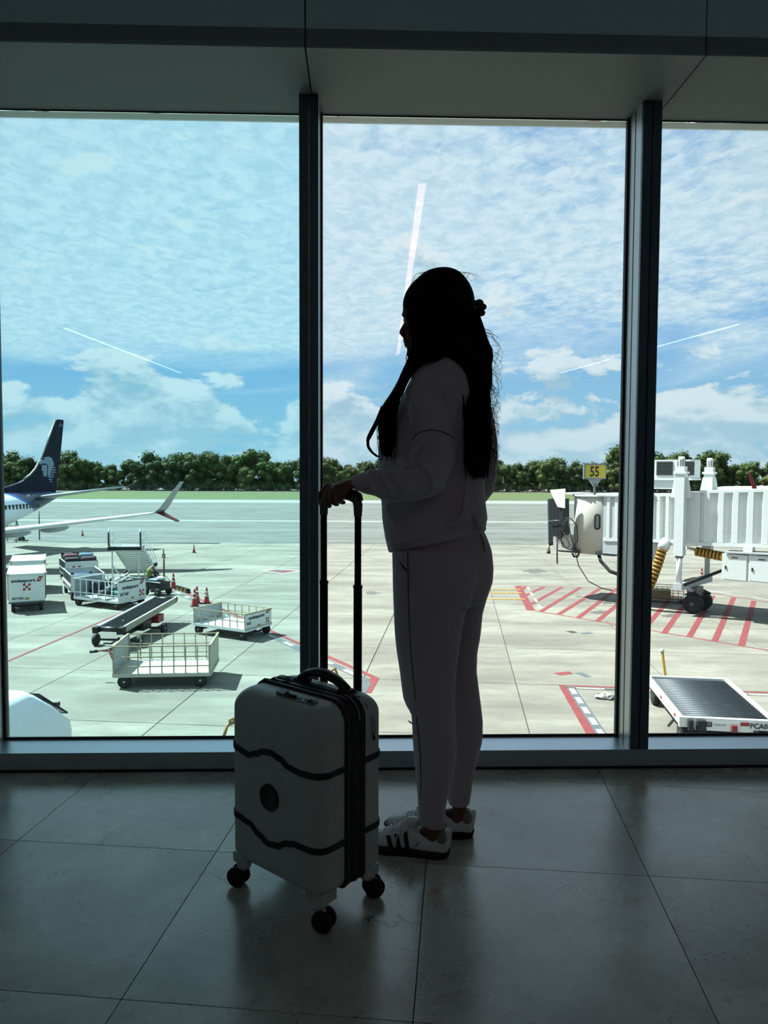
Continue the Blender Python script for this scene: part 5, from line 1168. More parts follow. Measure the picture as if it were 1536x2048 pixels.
# closed white carts with red side curtains
def box_cart(label, a, b, top, L, num):
    a = P(*a); b = P(*b); t = (b - a); W = t.length + .32; rz = math.atan2(t.y, t.x); c = (a + b) / 2; n = Vector((-math.sin(rz), math.cos(rz), 0)); c = c + n * (L / 2 - .3)
    e = thing('covered_baggage_cart', label, 'cart', (c.x, c.y, APR), rz, None); h = top
    MB().box((0, 0, .52), (W, L, .12)).obj('chassis', GREYP, e); pn = MB().box((0, -L / 2, .55 + (h - .6) / 2), (W, .06, h - .6)).obj('front_panel', WHITE, e)
    MB().box((0, L / 2, .55 + (h - .6) / 2), (W, .06, h - .6)).obj('rear_panel', WHITE, e)
    rf = MB().prism([(-W / 2 - .06, -L / 2 - .08), (W / 2 + .06, -L / 2 - .08), (W / 2 + .06, L / 2 + .08), (-W / 2 - .06, L / 2 + .08)], .07, Matrix.Translation((0, 0, h - .04))).obj('roof', WHITE, e)
    for x, y in ((-1, -1), (1, -1), (1, 1), (-1, 1)): MB().box((x * (W / 2 + .03), y * (L / 2 + .04), h), (.14, .14, .12)).obj('corner_cap', CREAM, rf)
    for sx in (-1, 1):
        mb = MB(); n_ = 14; pts = []
        for k in range(n_ + 1):
            y = -L / 2 + .1 + (L - .2) * k / n_; x = sx * (W / 2 + (.05 if k % 2 else .01)); pts += [Vector((x, y, .62)), Vector((x, y, h - .08))]
        for k in range(n_): mb.slab3([pts[2 * k], pts[2 * k + 2], pts[2 * k + 3], pts[2 * k + 1]], (-sx * .015, 0, 0))
        mb.obj('side_curtain', DKRED, e)
    for y in (-L / 2 + .35, L / 2 - .35):
        for sx in (-1, 1): wheel(e, (sx * (W / 2 - .2), y, .26), .26, .18, math.pi / 2)
        MB().box((0, y, .26), (W - .4, .08, .08)).obj('axle', DARKM, e)
    MB().tube([(-W * .3, -L / 2, .4), (-W * .3, -L / 2 - .5, .3), (W * .2, -L / 2 - .5, .3), (W * .3, -L / 2, .4)], .03, 6).obj('drawbar', DARKM, e)
    if num: logo_panel(pn, frame((-W / 2, -L / 2 - .03, .60), (1, 0, 0), (0, 0, 1)), W, h - .7, 'swissport', num)
    return e
box_cart('white covered cart with lettered front panel, nearest of the pair', (25, 1224), (84, 1220), 1.93, 3.5, 'BCT184')
box_cart('white covered cart with red side curtain, behind the lettered one', (30, 1186), (84, 1183), 1.88, 3.2, None)

# ------------------------------------------------------------------ belt loader
A1 = G(246, 1256, APR + .87); A2 = G(351.5, 1196, APR + 1.15); B1 = G(199, 1253, APR + .87); t = (A2 - A1); rz = math.atan2(t.y, t.x); Lb = Vector((t.x, t.y, 0)).length; Wb = abs((B1 - A1).dot(Vector((-math.sin(rz), math.cos(rz), 0))))
bl = thing('belt_loader', 'low conveyor belt loader with black belt and white side rails', 'belt loader', (A1.x, A1.y, APR), rz)
z1, z2 = .87, 1.15; tl = math.atan2(z2 - z1, Lb); bm_ = Matrix.Translation((0, 0, z1)) @ Matrix.Rotation(-tl, 4, 'Y')
MB().box((Lb / 2, Wb / 2, -.04), (Lb, Wb - .1, .05), M=bm_).obj('belt', mat('black belt', (14, 20, 24), .95, spec=.1, var=.15, scale=4), bl)
for y, m in ((0, CREAM), (Wb, WHITE)):
    MB().box((Lb / 2, y, -.08), (Lb, .09, .26), M=bm_).obj('side_rail', m, bl)
    for k in range(4): MB().box((Lb / 2, y - .05, -.17 + k * .06), (Lb, .012, .012), M=bm_).obj('rail_groove', mat('brass strip', (150, 130, 80), .5), bl) if y == 0 else None
for x in (0, Lb): MB().lathe([(.11, -Wb / 2 - .06), (.11, Wb / 2 + .06)], 14, bm_ @ Matrix.Translation((x, Wb / 2, -.06)) @ Matrix.Rotation(math.pi / 2, 4, 'X')).obj('end_roller', BLACKM, bl)
for x in (-.1, ): 
    for y in (0, Wb): MB().box((x, y, -.06), (.3, .2, .24), M=bm_).obj('rubber_bumper', RUBBER, bl)
MB().box((Lb * .5, Wb / 2, .42), (Lb * .62, .5, .14)).obj('chassis', DARKM, bl); MB().box((Lb * .62, .1, .60), (.6, .5, .32)).obj('red_tank', RED, bl); MB().box((Lb * .42, .3, .52), (.8, .6, .34)).obj('engine_box', BLACKM, bl)
for x in (.55, 3.0):
    MB().box((x, Wb / 2, .26), (.08, Wb + .8, .08)).obj('axle', DARKM, bl)
    for y in (-.45, Wb + .35): wheel(bl, (x, y, .25), .25, .16, 0)
for x in (.9, 3.6): MB().bar((x, Wb / 2, .4), (x + .3, Wb / 2, .95), .12).obj('support', GREYP, bl)
MB().tube([(.3, .3, .4), (-.5, .25, .35), (-1.1, .25, .5)], .035, 6).obj('drawbar', DARKM, bl)
MB().tube([(Lb + .02, .1, 1.05), (Lb + .5, .1, 1.05), (Lb + .5, .35, 1.05), (Lb + .02, .35, 1.05)], .022, 6).obj('end_loop', GREYP, bl)

# ------------------------------------------------------------------ passenger stairs
b0 = AY(249, 1099, 45.8); st_ = thing('passenger_stairs', 'white wheeled boarding stairs seen from their high end', 'stairs', (b0.x, b0.y, APR), math.radians(6))
W2 = 1.02; HP = 2.42; MB().box((0, 0, HP - .09), (2.02, .12, .2)).obj('bumper', RUBBER, st_); MB().box((0, .55, HP), (2.0, 1.1, .08)).obj('platform', GALV, st_)
LS = 4.0
for sx in (-1, 1):
    MB().slab3([(sx * .86, 1.05, HP + .06), (sx * .86, 1.05, HP - .25), (sx * .86, 1.05 + LS, .12), (sx * .86, 1.05 + LS, .45)], (sx * .06, 0, 0)).obj('stringer', WHITE, st_)
    for y in (.12,): MB().box((sx * .80, y + .1, HP / 2), (.08, .08, HP)).obj('leg', WHITE, st_)
    MB().tube([(sx * .96, .05, HP), (sx * .96, .05, HP + .95), (sx * .96, .12, HP + 1.1), (sx * .96, .25, HP + 1.1), (sx * .96, .32, HP + .95), (sx * .96, .32, HP)], .035, 8).obj('hoop_rail', WHITE, st_)
    MB().box((sx * .96, .0, HP + .5), (.07, .05, .85)).obj('rubber_edge', RUBBER, st_); MB().box((sx * .97, .2, HP + .45), (.03, .3, .85)).obj('side_screen', GALV, st_)
    for k in range(2): MB().tube([(sx * .95, .4, HP + .95 - k * .45), (sx * .95, 1.05, HP + .95 - k * .45), (sx * .95, 1.05 + LS, .95 - k * .45 + .1)], .028, 6).obj('handrail', WHITE, st_)
    for k in range(6): y = 1.05 + LS * k / 5; MB().box((sx * .95, y, HP + (.1 - HP) * k / 5 + .5), (.04, .04, .95)).obj('baluster', WHITE, st_)
    MB().bar((sx * .8, .2, 1.3), (sx * .8, 2.4, .25), .06).obj('brace', WHITE, st_); MB().box((sx * .8, 2.4, .22), (.1, 4.6, .12)).obj('base_rail', WHITE, st_)
    for y in (.5, 4.4): wheel(st_, (sx * .98, y, .22), .22, .14, math.pi / 2)
for k in range(12): MB().box((0, 1.05 + LS * (k + .5) / 12, HP - (HP - .15) * (k + .7) / 12), (1.7, .30, .04)).obj('step', WHITE, st_); 
for k in range(12): MB().box((0, 1.05 + LS * k / 12 + .02, HP - (HP - .15) * (k + .35) / 12), (1.7, .02, .12)).obj('riser', WHITE, st_)

# ------------------------------------------------------------------ cones, chocks, worker, small tug
def cone_proto():
    e = thing('traffic_cone', '', 'cone'); h = .96
    MB().rbox((0, 0, .025), (.44, .44, .05), .02).obj('base', mat('dark cone foot', (96, 26, 22), .6), e)
    c = MB(); c.lathe([(.17, .05), (.158, .10), (.10, .48), (.045, .90), (.03, .94), (.0, .95)], 20); o = c.obj('body', ORANGE, e)
    MB().lathe([(.118, .40), (.101, .50)], 20).obj('band', REFL, o); MB().lathe([(.085, .62), (.070, .72)], 20).obj('band', REFL, o)
    return e
cones = [((347, 1177), 'single orange cone left of the striped chocks', 1.0), ((389.5, 1212.5), 'front orange cone of the trio behind the cage cart', 1.0), ((394, 1207), 'orange cone half hidden behind the front one of the trio', 1.0), ((413.5, 1207), 'right-hand orange cone of the trio, holding the end of a pale bar', .94),
         ((165, 1072), 'orange cone alone near the airliner wing', .74), ((327, 1115), 'small orange cone left of the two on the wing shadow', .8), ((388, 1105.5), 'small orange cone right of the two on the wing shadow', .78), ((1403, 1164), 'orange cone under the boarding bridge', 1.0)]
cp = cone_proto()
for i, (p, lab, s) in enumerate(cones):
    q = P(*p); z = APR + (.012 if q.y > BND - 3 else 0)
    if i == 0: cp.location = (q.x, q.y, z); cp['label'] = lab; cp.scale = (s, s, s)
    else: dup(cp, (q.x, q.y, z), i * .4, lab, (s, s, s))
a = G(393.5, 1183, APR + .80); b = G(415, 1188, APR + .72)
o = MB().tube([a, b], .028, 8).obj('barrier_bar', REFL); tag(o, 'pale retractable bar spanning the trio of cones', 'barrier')
ck = P(366, 1183); e = thing('wheel_chocks', 'pile of black and yellow striped wheel chocks by the single cone', 'chocks', (ck.x, ck.y, APR), math.radians(-52))
for k in range(7):
    MB().prism([(-.16, 0), (.16, 0), (.03, .26), (-.03, .26)], .22, Matrix.Translation((-.85 + k * .27, .1, 0)) @ Matrix.Rotation(math.pi / 2, 4, 'X') @ Matrix.Rotation(0.0, 4, 'Z')).obj('chock', mat('ochre chock', (168, 140, 60), .7) if k % 2 else RUBBER, e)
MB().tube([(-.9, 0, .05), (-1.3, .1, .04), (-1.6, -.05, .04)], .04, 6).obj('rope', RUBBER, e)
# worker bent over a tug
wp = P(304, 1183); wk = thing('person', 'ramp worker in a dark cap and lime vest bent over beside the lettered cart', 'person', (wp.x, wp.y, APR), math.radians(0))
wb = MB(); V3 = Vector
def seg(mb, pts, r, n=10): mb.tube([V3(p) for p in pts], r, n)
seg(wb, [(-.10, 0, .80), (-.16, 0, 1.0), (-.10, 0, 1.25), (.04, 0, 1.42), (.14, 0, 1.50)], [.15, .16, .18, .14, .06]); wb.ball((.24, 0, 1.60), (.10, .085, .12), 12, 8)
for s in (-1, 1):
    seg(wb, [(-.08, s * .1, .85), (.12, s * .14, .55), (.02, s * .14, .10)], [.10, .075, .05]); seg(wb, [(.02, s * .14, .06), (.22, s * .15, .04)], [.05, .04])
    seg(wb, [(.02, s * .2, 1.38), (.16, s * .26, 1.12), (.42, s * .18, 1.02)], [.06, .05, .035]); wb.ball((.46, s * .17, 1.01), (.05, .04, .03), 8, 6)
    for k in range(4): seg(wb, [(.48, s * (.15 + k * .014), 1.01), (.54, s * (.15 + k * .014), .98)], [.011, .009], 6)
wbo = voxel(wb.obj('body', SKIN, wk), .022, 3)
ws = MB(); seg(ws, [(-.10, 0, .84), (-.16, 0, 1.0), (-.10, 0, 1.25), (.05, 0, 1.44)], [.17, .18, .20, .13], 14); voxel(ws.obj('vest', mat('lime vest', (150, 178, 52), .7), wk), .03, 2)
wt_ = MB(); seg(wt_, [(-.10, 0, .92), (-.08, 0, .80)], [.17, .17])
for s in (-1, 1): seg(wt_, [(-.09, s * .09, .86), (.12, s * .14, .55), (.02, s * .14, .14)], [.12, .095, .075])
voxel(wt_.obj('trousers', mat('dark work trousers', (28, 34, 42), .8), wk), .03, 2)
wslv = MB()
for s in (-1, 1): seg(wslv, [(.02, s * .2, 1.38), (.16, s * .26, 1.12), (.36, s * .2, 1.03)], [.075, .062, .05])
wslv.obj('sleeves', mat('brown work sleeve', (92, 60, 50), .8), wk)
MB().ball((.23, 0, 1.64), (.125, .105, .115), 14, 8).obj('cap', BLACKM, wk)
for s in (-1, 1): MB().rbox((.09, s * .145, .05), (.30, .11, .10), .03).obj('boot', RUBBER, wk)
tp_ = P(313, 1189); tg = thing('towing_unit', 'small dark towing unit with a red upright pipe beside the worker', 'tug', (tp_.x, tp_.y, APR), math.radians(-30))
MB().rbox((.1, 0, .55), (1.3, .8, .5), .08).obj('bonnet', BLACKM, tg); MB().rbox((.0, 0, .86), (.7, .6, .14), .05).obj('engine_cover', mat('pale blue cover', (150, 176, 196), .4), tg); MB().ball((.35, 0, .98), (.25, .22, .12), 12, 8).obj('air_filter', WHITE, tg)
MB().tube([(.15, .45, .8), (.15, .45, 2.25)], .05, 8).obj('exhaust_pipe', mat('oxide red pipe', (132, 58, 50), .6), tg); MB().box((.15, .45, 2.28), (.18, .1, .1)).obj('pipe_cap', GREYP, tg)
for x, y in ((-.4, -.42), (.55, -.42), (-.4, .42), (.55, .42)): wheel(tg, (x, y, .22), .22, .16, 0)
# maintenance steps by the landing gear, with a dark drum
lp = P(24, 1084); ld = thing('maintenance_steps', 'small tubular steps standing under the airliner wing', 'steps', (lp.x, lp.y, APR + .013), 0)
for s in (-.75, .75):
    MB().bar((s, -.6, 0), (s * .62, 0, 2.3), .08).obj('rail', GREYP, ld); MB().bar((s, .6, 0), (s * .62, 0, 2.3), .08).obj('rail', GREYP, ld)
for k in range(5): MB().box((0, -.55 + k * .12, .3 + k * .45), (1.35 - k * .1, .16, .05)).obj('tread', GREYP, ld)
MB().bar((-.7, -.5, .1), (.5, 0, 1.7), .06).obj('brace', GREYP, ld)
dp = P(43, 1082); dr = thing('wheel_chock', 'dark dome-shaped chock on the ground beside the steps', 'chock', (dp.x, dp.y, APR + .013), 0); MB().ball((0, 0, .22), (.36, .3, .3), 14, 8).obj('dome', DARKM, dr); MB().rbox((0, 0, .05), (1.2, .7, .1), .04).obj('foot', RUBBER, dr)
pp = P(79, 1080); o = MB().tube([(0, 0, 0), (0, 0, 3.05)], .07, 8).obj('tail_prop', mat('prop pole', (140, 132, 110), .5)); o.location = (pp.x, pp.y, APR + .013); tag(o, 'thin upright pole standing under the airliner tail', 'pole')
# ------------------------------------------------------------------ boarding bridge on the right
BWH = mat('bridge white paint', (226, 230, 226), .5, tone=.74, var=.03, scale=2); BGR = mat('bridge grey paint', (178, 184, 186), .5, tone=.85, var=.04); BCR = mat('bridge cream drum', (206, 202, 190), .5, tone=.7, var=.04); BDK = mat('bridge underside', (70, 76, 78), .7)
jb = thing('boarding_bridge', 'white corrugated passenger boarding bridge on a wheeled column pair', 'boarding bridge', (16.17, 38.3, APR), math.radians(-43))
SLP = math.tan(math.radians(2.3))
def tunnel(x0, x1, hw, zb, zt, pitch, name):
    n = max(1, int((x1 - x0) / pitch)); pitch = (x1 - x0) / n; e = bpy.data.objects.new(name, None); COL.objects.link(e); e.parent = jb
    up = lambda x: x * SLP
    # trapezoid ribbing along both sides, laid panel by panel
    for sy in (-1, 1):
        for k in range(n):
            a = x0 + k * pitch; q = pitch; y0 = sy * hw; y1 = sy * (hw + .15)
            pr = [(a, y0), (a + q * .26, y0), (a + q * .38, y1), (a + q * .74, y1), (a + q, y0)]
            vs = []; m_ = MB()
            for (x, y) in pr: vs += [Vector((x, y, zb + .12 + up(x))), Vector((x, y, zt - .14 + up(x)))]
            off = Vector((0, -sy * .03, 0)); nn = len(pr)
            m_.add(vs + [v + off for v in vs], [(2 * i, 2 * i + 2, 2 * i + 3, 2 * i + 1) for i in range(nn - 1)] + [(2 * i + 2 * nn, 2 * i + 1 + 2 * nn, 2 * i + 3 + 2 * nn, 2 * i + 2 + 2 * nn) for i in range(nn - 1)] + [(2 * i, 2 * i + 2 * nn, 2 * i + 2 + 2 * nn, 2 * i + 2) for i in range(nn - 1)] + [(2 * i + 1, 2 * i + 3, 2 * i + 3 + 2 * nn, 2 * i + 1 + 2 * nn) for i in range(nn - 1)])
            m_.obj('ribbed_panel', BWH, e)
        MB().bar((x0, sy * (hw + .04), zb + .06 + up(x0)), (x1, sy * (hw + .04), zb + .06 + up(x1)), .22, .16).obj('bottom_chord', BWH, e); MB().bar((x0, sy * (hw + .04), zt - .07 + up(x0)), (x1, sy * (hw + .04), zt - .07 + up(x1)), .22, .14).obj('top_chord', BWH, e)
    MB().bar((x0, 0, zt - .03 + up(x0)), (x1, 0, zt - .03 + up(x1)), 2 * hw, .06).obj('roof', BWH, e); MB().bar((x0, 0, zb + .05 + up(x0)), (x1, 0, zb + .05 + up(x1)), 2 * hw, .08).obj('floor_plate', BDK, e)
    MB().box((x0 + .02, 0, (zb + zt) / 2 + up(x0)), (.05, 2 * hw, zt - zb - .2)).obj('end_frame', BGR, e)
    return e
tunnel(.75, 15.5, 1.55, 3.53, 6.25, .645, 'outer_tunnel'); 
MB().box((.40, 0, 4.9), (.78, 3.22, 2.6)).obj('plain_collar', BWH, jb)
tunnel(-4.4, .2, 1.32, 3.62, 6.12, .46, 'inner_tunnel')
for x in (3.55, -1.9): MB().prism([(-.24, 0), (.24, 0), (.08, .22), (-.08, .22)], .08, Matrix.Translation((x, -1.5, 6.2 + x * SLP)) @ Matrix.Rotation(math.pi / 2, 4, 'X')).obj('lifting_lug', BWH, jb)
# lifting columns with their motors
for sy in (-1, 1):
    y = sy * 1.95
    MB().box((-.05, y, 5.05), (.46, .42, 4.1)).obj('column', BWH, jb); MB().lathe([(.14, 1.55), (.14, 3.1)], 12, Matrix.Translation((-.05, y, 0))).obj('ram', BWH, jb); MB().lathe([(.20, 2.9), (.20, 3.1)], 12, Matrix.Translation((-.05, y, 0))).obj('ram_collar', GREYP, jb)
    MB().box((-.05, y, 7.15), (.62, .5, .12)).obj('head_plate', BWH, jb); MB().box((-.05, y, 7.33), (.44, .36, .26)).obj('gearbox', BWH, jb); mo = MB().lathe([(.15, 7.46), (.17, 7.5), (.17, 7.8), (.14, 7.95)], 12, Matrix.Translation((-.05, y, 0))).obj('motor', BWH, jb)
    for k in range(8): MB().box((-.05 + .17 * math.cos(k * .785), y + .17 * math.sin(k * .785), 7.65), (.03, .03, .3)).obj('cooling_fin', GREYP, mo)
    for sx in (-1, 1): MB().slab3([(-.05 + sx * .22, y, 6.95), (-.05 + sx * .22, y, 5.9), (-.05 + sx * .52, y, 5.9), (-.05 + sx * .34, y, 6.9)], (0, -sy * .06, 0)).obj('gusset_plate', BWH, jb)
# drive bogie
MB().box((-.05, 0, 1.45), (.44, 4.3, .32)).obj('bogie_beam', BGR, jb); MB().box((-.06, 0, 1.63), (.46, 1.4, .03)).obj('walk_plate', YELLOW, jb); MB().box((.2, -.4, 1.05), (.5, .9, .5)).obj('drive_box', GREYP, jb)
for y in (-.95, .35):
    w_ = wheel(jb, (.31, y, .49), .49, .38, math.radians(3), GREYP); MB().tube([(.31 - .42, y, .9), (.31, y, 1.08), (.31 + .42, y, .9)], .05, 6).obj('mudguard', DARKM, w_)
MB().bar((.1, -1.9, 1.5), (1.9, .9, 2.5), .12).obj('strut', DARKM, jb); MB().bar((.1, -1.5, 3.4), (2.0, 1.5, 2.5), .14).obj('strut', BWH, jb); MB().bar((-.05, -1.95, 1.6), (.3, -.6, 1.0), .16).obj('strut', BGR, jb)
# cab: drum, flat side panel, hood and bellows
cb_ = bpy.data.objects.new('cab', None); COL.objects.link(cb_); cb_.parent = jb; cx0 = -5.35
MB().lathe([(1.42, 2.65), (1.42, 5.75), (1.36, 5.8)], 40, Matrix.Translation((cx0, 0, 0))).obj('drum', BCR, cb_); MB().lathe([(1.5, 5.8), (1.5, 5.9)], 40, Matrix.Translation((cx0, 0, 0))).obj('drum_roof', BWH, cb_)
MB().box((-3.95, -1.36, 4.27), (.98, .12, 3.05)).obj('side_panel', BGR, cb_); MB().box((-3.25, -1.20, 4.3), (.55, .10, 2.9)).obj('inner_panel', mat('blue grey panel', (128, 140, 152), .5), cb_); MB().box((-3.8, -.5, 5.95), (2.0, 2.1, .14)).obj('roof_edge', BWH, cb_)
MB().box((-5.5, -.1, 2.72), (3.4, 2.5, .18)).obj('cab_floor', BDK, cb_); MB().box((-6.9, -.3, 3.1), (1.2, 2.2, .75)).obj('cab_skirt', BCR, cb_)
# bellows canopy: pleats side by side
ax, ay = -8.05, -1.0; bx, by = -6.75, -1.62
for k in range(11):
    t0, t1 = k / 11, (k + 1) / 11; zt0 = 5.62 + .12 * t0; zb0 = 2.95 + .65 * t0
    p = lambda t, s: Vector((ax + (bx - ax) * t + .06 * s, ay + (by - ay) * t - .10 * s, 0))
    a, m1, b = p(t0, 0), p((t0 + t1) / 2, 1), p(t1, 0); q = MB()
    for u, v in ((a, m1), (m1, b)): q.slab3([u + Vector((0, 0, zb0)), v + Vector((0, 0, zb0 + .03)), v + Vector((-.05, 0, zt0 + .01)), u + Vector((-.05, 0, zt0))], (.03, .05, 0))
    q.obj('bellows_pleat', mat('charcoal bellows', (44, 48, 52), .8, tone=.9), cb_)
q = MB().slab3([(-8.05, -1.0, 2.9), (-8.05, 1.3, 2.9), (-8.15, 1.3, 5.6), (-8.15, -1.0, 5.6)], (.12, 0, 0)); q.obj('bellows_front', mat('charcoal bellows', (44, 48, 52), .8, tone=.9), cb_)
MB().slab3([(-7.75, -1.45, 6.15), (-6.6, -1.75, 6.25), (-6.6, -1.75, 5.15), (-7.1, -1.66, 5.2)], (0, .06, 0)).obj('hood_cheek', BWH, cb_)
MB().box((-6.9, -.1, 5.95), (1.0, 2.4, .08)).obj('hood_roof', BWH, cb_)
MB().tube([(-7.9, -1.32, 4.35), (-6.85, -1.78, 4.45)], .03, 6).obj('bellows_strap', GREYP, cb_)
# oval rubber window
ov = MB(); rr = []
for s, e in ((.0, 0), (.05, 0)):
    pass
ovp = []
for k in range(24):
    a = 2 * math.pi * k / 24; ovp.append((.13 * math.cos(a), (.27 if math.sin(a) > 0 else -.27) + .13 * math.sin(a)))
oM = frame((cx0 + .53, -1.34, 4.45), (.93, .37, 0), (0, 0, 1)); MB().prism(ovp, .03, oM).obj('oval_window', mat('oval glass', (150, 164, 160), .2), cb_); MB().tube([oM @ Vector((x, y, .03)) for x, y in ovp + ovp[:1]], .045, 6).obj('window_rubber', RUBBER, cb_)
# cables
def cable(pts, r, name='cable'): return MB().tube([Vector(p) for p in pts], r, 6).obj(name, RUBBER, cb_)
yc = -1.9
cable([(-6.45, yc, 4.6), (-6.1, yc, 4.6), (-5.75, yc, 4.2), (-5.7, yc, 3.4), (-6.1, yc, 2.85), (-6.6, yc, 3.0), (-6.75, yc, 3.5), (-6.5, yc, 4.1), (-6.35, yc, 4.6)], .035); cable([(-6.3, yc, 4.65), (-6.15, yc, 3.8), (-5.9, yc, 3.0), (-5.6, yc, 2.0), (-5.0, yc, 1.2), (-4.2, yc, .9), (-3.6, yc, .85)], .03)
cable([(-6.95, yc, 3.5), (-6.95, yc, 2.6), (-6.93, yc, 2.0)], .045); cable([(-6.5, yc, 4.5), (-6.72, yc, 3.9), (-6.7, yc, 3.3), (-6.35, yc, 2.9), (-6.15, yc, 3.1), (-6.55, yc, 3.8)], .03)
cable([(-4.9, -1.0, 2.7), (-4.6, -1.3, 2.3), (-4.0, -1.4, 1.8), (-3.2, -1.4, 1.6)], .10, 'duct'); cable([(-6.2, yc + .3, 2.7), (-6.05, yc + .3, 2.45), (-5.85, yc + .3, 2.45), (-5.75, yc + .3, 2.7)], .06)
cable([(-2.75, -1.75, 5.5), (-2.6, -1.75, 5.2), (-2.65, -1.75, 4.3), (-2.8, -1.75, 3.7), (-2.6, -1.75, 3.2)], .06)
cable([(-2.9, -1.7, 5.4), (-2.75, -1.75, 4.6), (-2.9, -1.75, 4.1), (-2.7, -1.75, 3.5), (-2.65, -1.75, 2.6)], .04)
MB().lathe([(.05, .42), (.10, .0)], 12, Matrix.Translation((-8.05, -.95, 2.55))).obj('lamp_shade', mat('beige lamp shade', (226, 200, 160), .5), cb_); MB().lathe([(.11, -.12), (.11, .02)], 12, Matrix.Translation((-8.05, -.95, 2.55))).obj('lamp_rim', BLACKM, cb_)
# air handling unit on the roof, its brackets
ac = MB().box((-1.15, -.2, 7.35), (2.3, 1.3, .95)).obj('air_unit', BWH, jb)
for x in (-1.35, -.25): MB().box((x, -.86, 7.38), (.85, .03, .72)).obj('air_unit_grille', mat('dark grille', (84, 88, 84), .7, var=.3, scale=40), ac)
for x in (-1.35, -.25):
    for k in range(7): MB().box((x, -.885, 7.08 + k * .1), (.84, .02, .02)).obj('louvre', GREYP, ac)
MB().box((-1.6, -.2, 6.55), (1.5, 1.1, .5)).obj('unit_plinth', BGR, jb); MB().box((-1.15, -.2, 6.82), (2.4, 1.3, .1)).obj('unit_tray', BWH, jb)
# cabinets hung below the tunnel at the right
for k in range(4):
    x = 1.95 + k * 1.2; c_ = MB().box((x + .6, -1.45, 2.62 + k * .03), (1.17, .8, 1.26)).obj('equipment_cabinet', BWH, jb); MB().box((x + .6, -1.86, 2.62 + k * .03), (1.06, .03, 1.16)).obj('door', BWH, c_); MB().box((x + .2, -1.89, 2.6), (.06, .03, .16)).obj('door_latch', BLACKM, c_); MB().box((x + .6, -1.885, 3.1), (.3, .01, .05)).obj('small_plate', RED if k % 2 == 0 else BLACKM, c_)
    if k == 2: MB().box((x + .5, -1.885, 2.95), (.4, .012, .25)).obj('warning_plate', YELLOW, c_)
MB().bar((2.1, -1.5, 3.33), (8, -1.5, 3.5), .9, .08).obj('hanger_plate', BGR, jb); MB().box((3.1, -1.6, 3.5), (.4, .4, .3)).obj('hanger', BWH, jb)
MB().box((-2.3, -.9, 3.0), (1.6, .6, 1.0)).obj('service_box', BGR, jb)
# yellow ribbed air hose, hanging part and stowed part
def hose(pts, r, seg_n, name):
    m_ = MB(); P_ = [Vector(p) for p in pts]; tot = 0
    N_ = seg_n; out = []
    L_ = [0]
    for i in range(len(P_) - 1): L_.append(L_[-1] + (P_[i + 1] - P_[i]).length)
    def at(s):
        for i in range(len(P_) - 1):
            if s <= L_[i + 1] + 1e-6: return P_[i].lerp(P_[i + 1], (s - L_[i]) / max(1e-6, L_[i + 1] - L_[i]))
        return P_[-1]
    for k in range(N_):
        a, b = at(L_[-1] * k / N_), at(L_[-1] * (k + .62) / N_), ; c = at(L_[-1] * (k + 1) / N_)
        MB().tube([a, b], r, 12).obj('hose_ring', mat('yellow hose fabric', (216, 160, 30), .6), m_o)
        MB().tube([b, c], r * .88, 12).obj('hose_groove', mat('dark hose wire', (60, 48, 24), .7), m_o)
m_o = bpy.data.objects.new('air_hose', None); COL.objects.link(m_o); m_o.parent = jb
hose([(-1.1, -1.5, 3.25), (-1.25, -1.55, 2.6), (-1.5, -1.65, 1.7), (-1.75, -1.7, 1.1)], .25, 11, 'a'); hose([(-1.75, -1.7, 1.1), (-2.15, -1.7, .85), (-2.5, -1.7, .75)], .24, 4, 'b'); hose([(.55, -1.35, 3.22), (2.1, -1.35, 3.02)], .23, 9, 'c')
MB().tube([(-.95, -1.3, 3.7), (-1.05, -1.45, 3.4), (-1.1, -1.5, 3.2)], [.26, .30, .28], 12).obj('hose_elbow', BGR, m_o)
# tan hose basket on the ground
bp_ = P(1320, 1204); bk = thing('hose_basket', 'tan metal hose basket on the ground below the yellow hose', 'basket', (bp_.x, bp_.y + .3, APR), math.radians(-20)); TAN = mat('tan paint', (176, 150, 104), .6)
MB().box((-.2, 0, .42), (1.7, .9, .5)).obj('bin', TAN, bk); 
for x in np.linspace(-.9, 1.3, 9): MB().box((x, -.46, .5), (.03, .03, .75)).obj('bar', TAN, bk)
for z in (.25, .55, .88): MB().box((.2, -.46, z), (2.3, .03, .03)).obj('rail', TAN, bk); MB().box((.2, .46, z), (2.3, .03, .03)).obj('rail', TAN, bk)
for x, y in ((-.9, -.4), (1.2, -.4), (-.9, .4), (1.2, .4)): wheel(bk, (x, y, .12), .12, .07, 0)
MB().box((.2, 0, .2), (2.2, .9, .05)).obj('tray', TAN, bk)
# number board 55
sg0 = AY(1189, 943, 41.4); sgn = thing('gate_sign', 'yellow gate number board reading 55 on a flared post above the bridge cab', 'sign', (sg0.x, sg0.y, sg0.z), math.radians(8))
MB().box((0, 0, 0), (1.30, .14, .84)).obj('frame', mat('grey sign frame', (150, 160, 164), .4), sgn); MB().box((.02, -.075, 0), (1.14, .02, .70)).obj('face', mat('sign yellow', (230, 208, 30), .5, var=.03), sgn)
text('digits', '55', .78, TEXTK, sgn, frame((-.31, -.088, -.27), (1, 0, 0), (0, 0, 1)), .004, .72, .022)
MB().prism([(-.38, -.42), (.38, -.42), (.06, -.85), (-.06, -.85)], .1, Matrix.Rotation(math.pi / 2, 4, 'X')).obj('flared_bracket', mat('grey sign frame', (150, 160, 164), .4), sgn); MB().box((0, -.05, -1.0), (.1, .1, .62)).obj('post', GREYP, sgn)

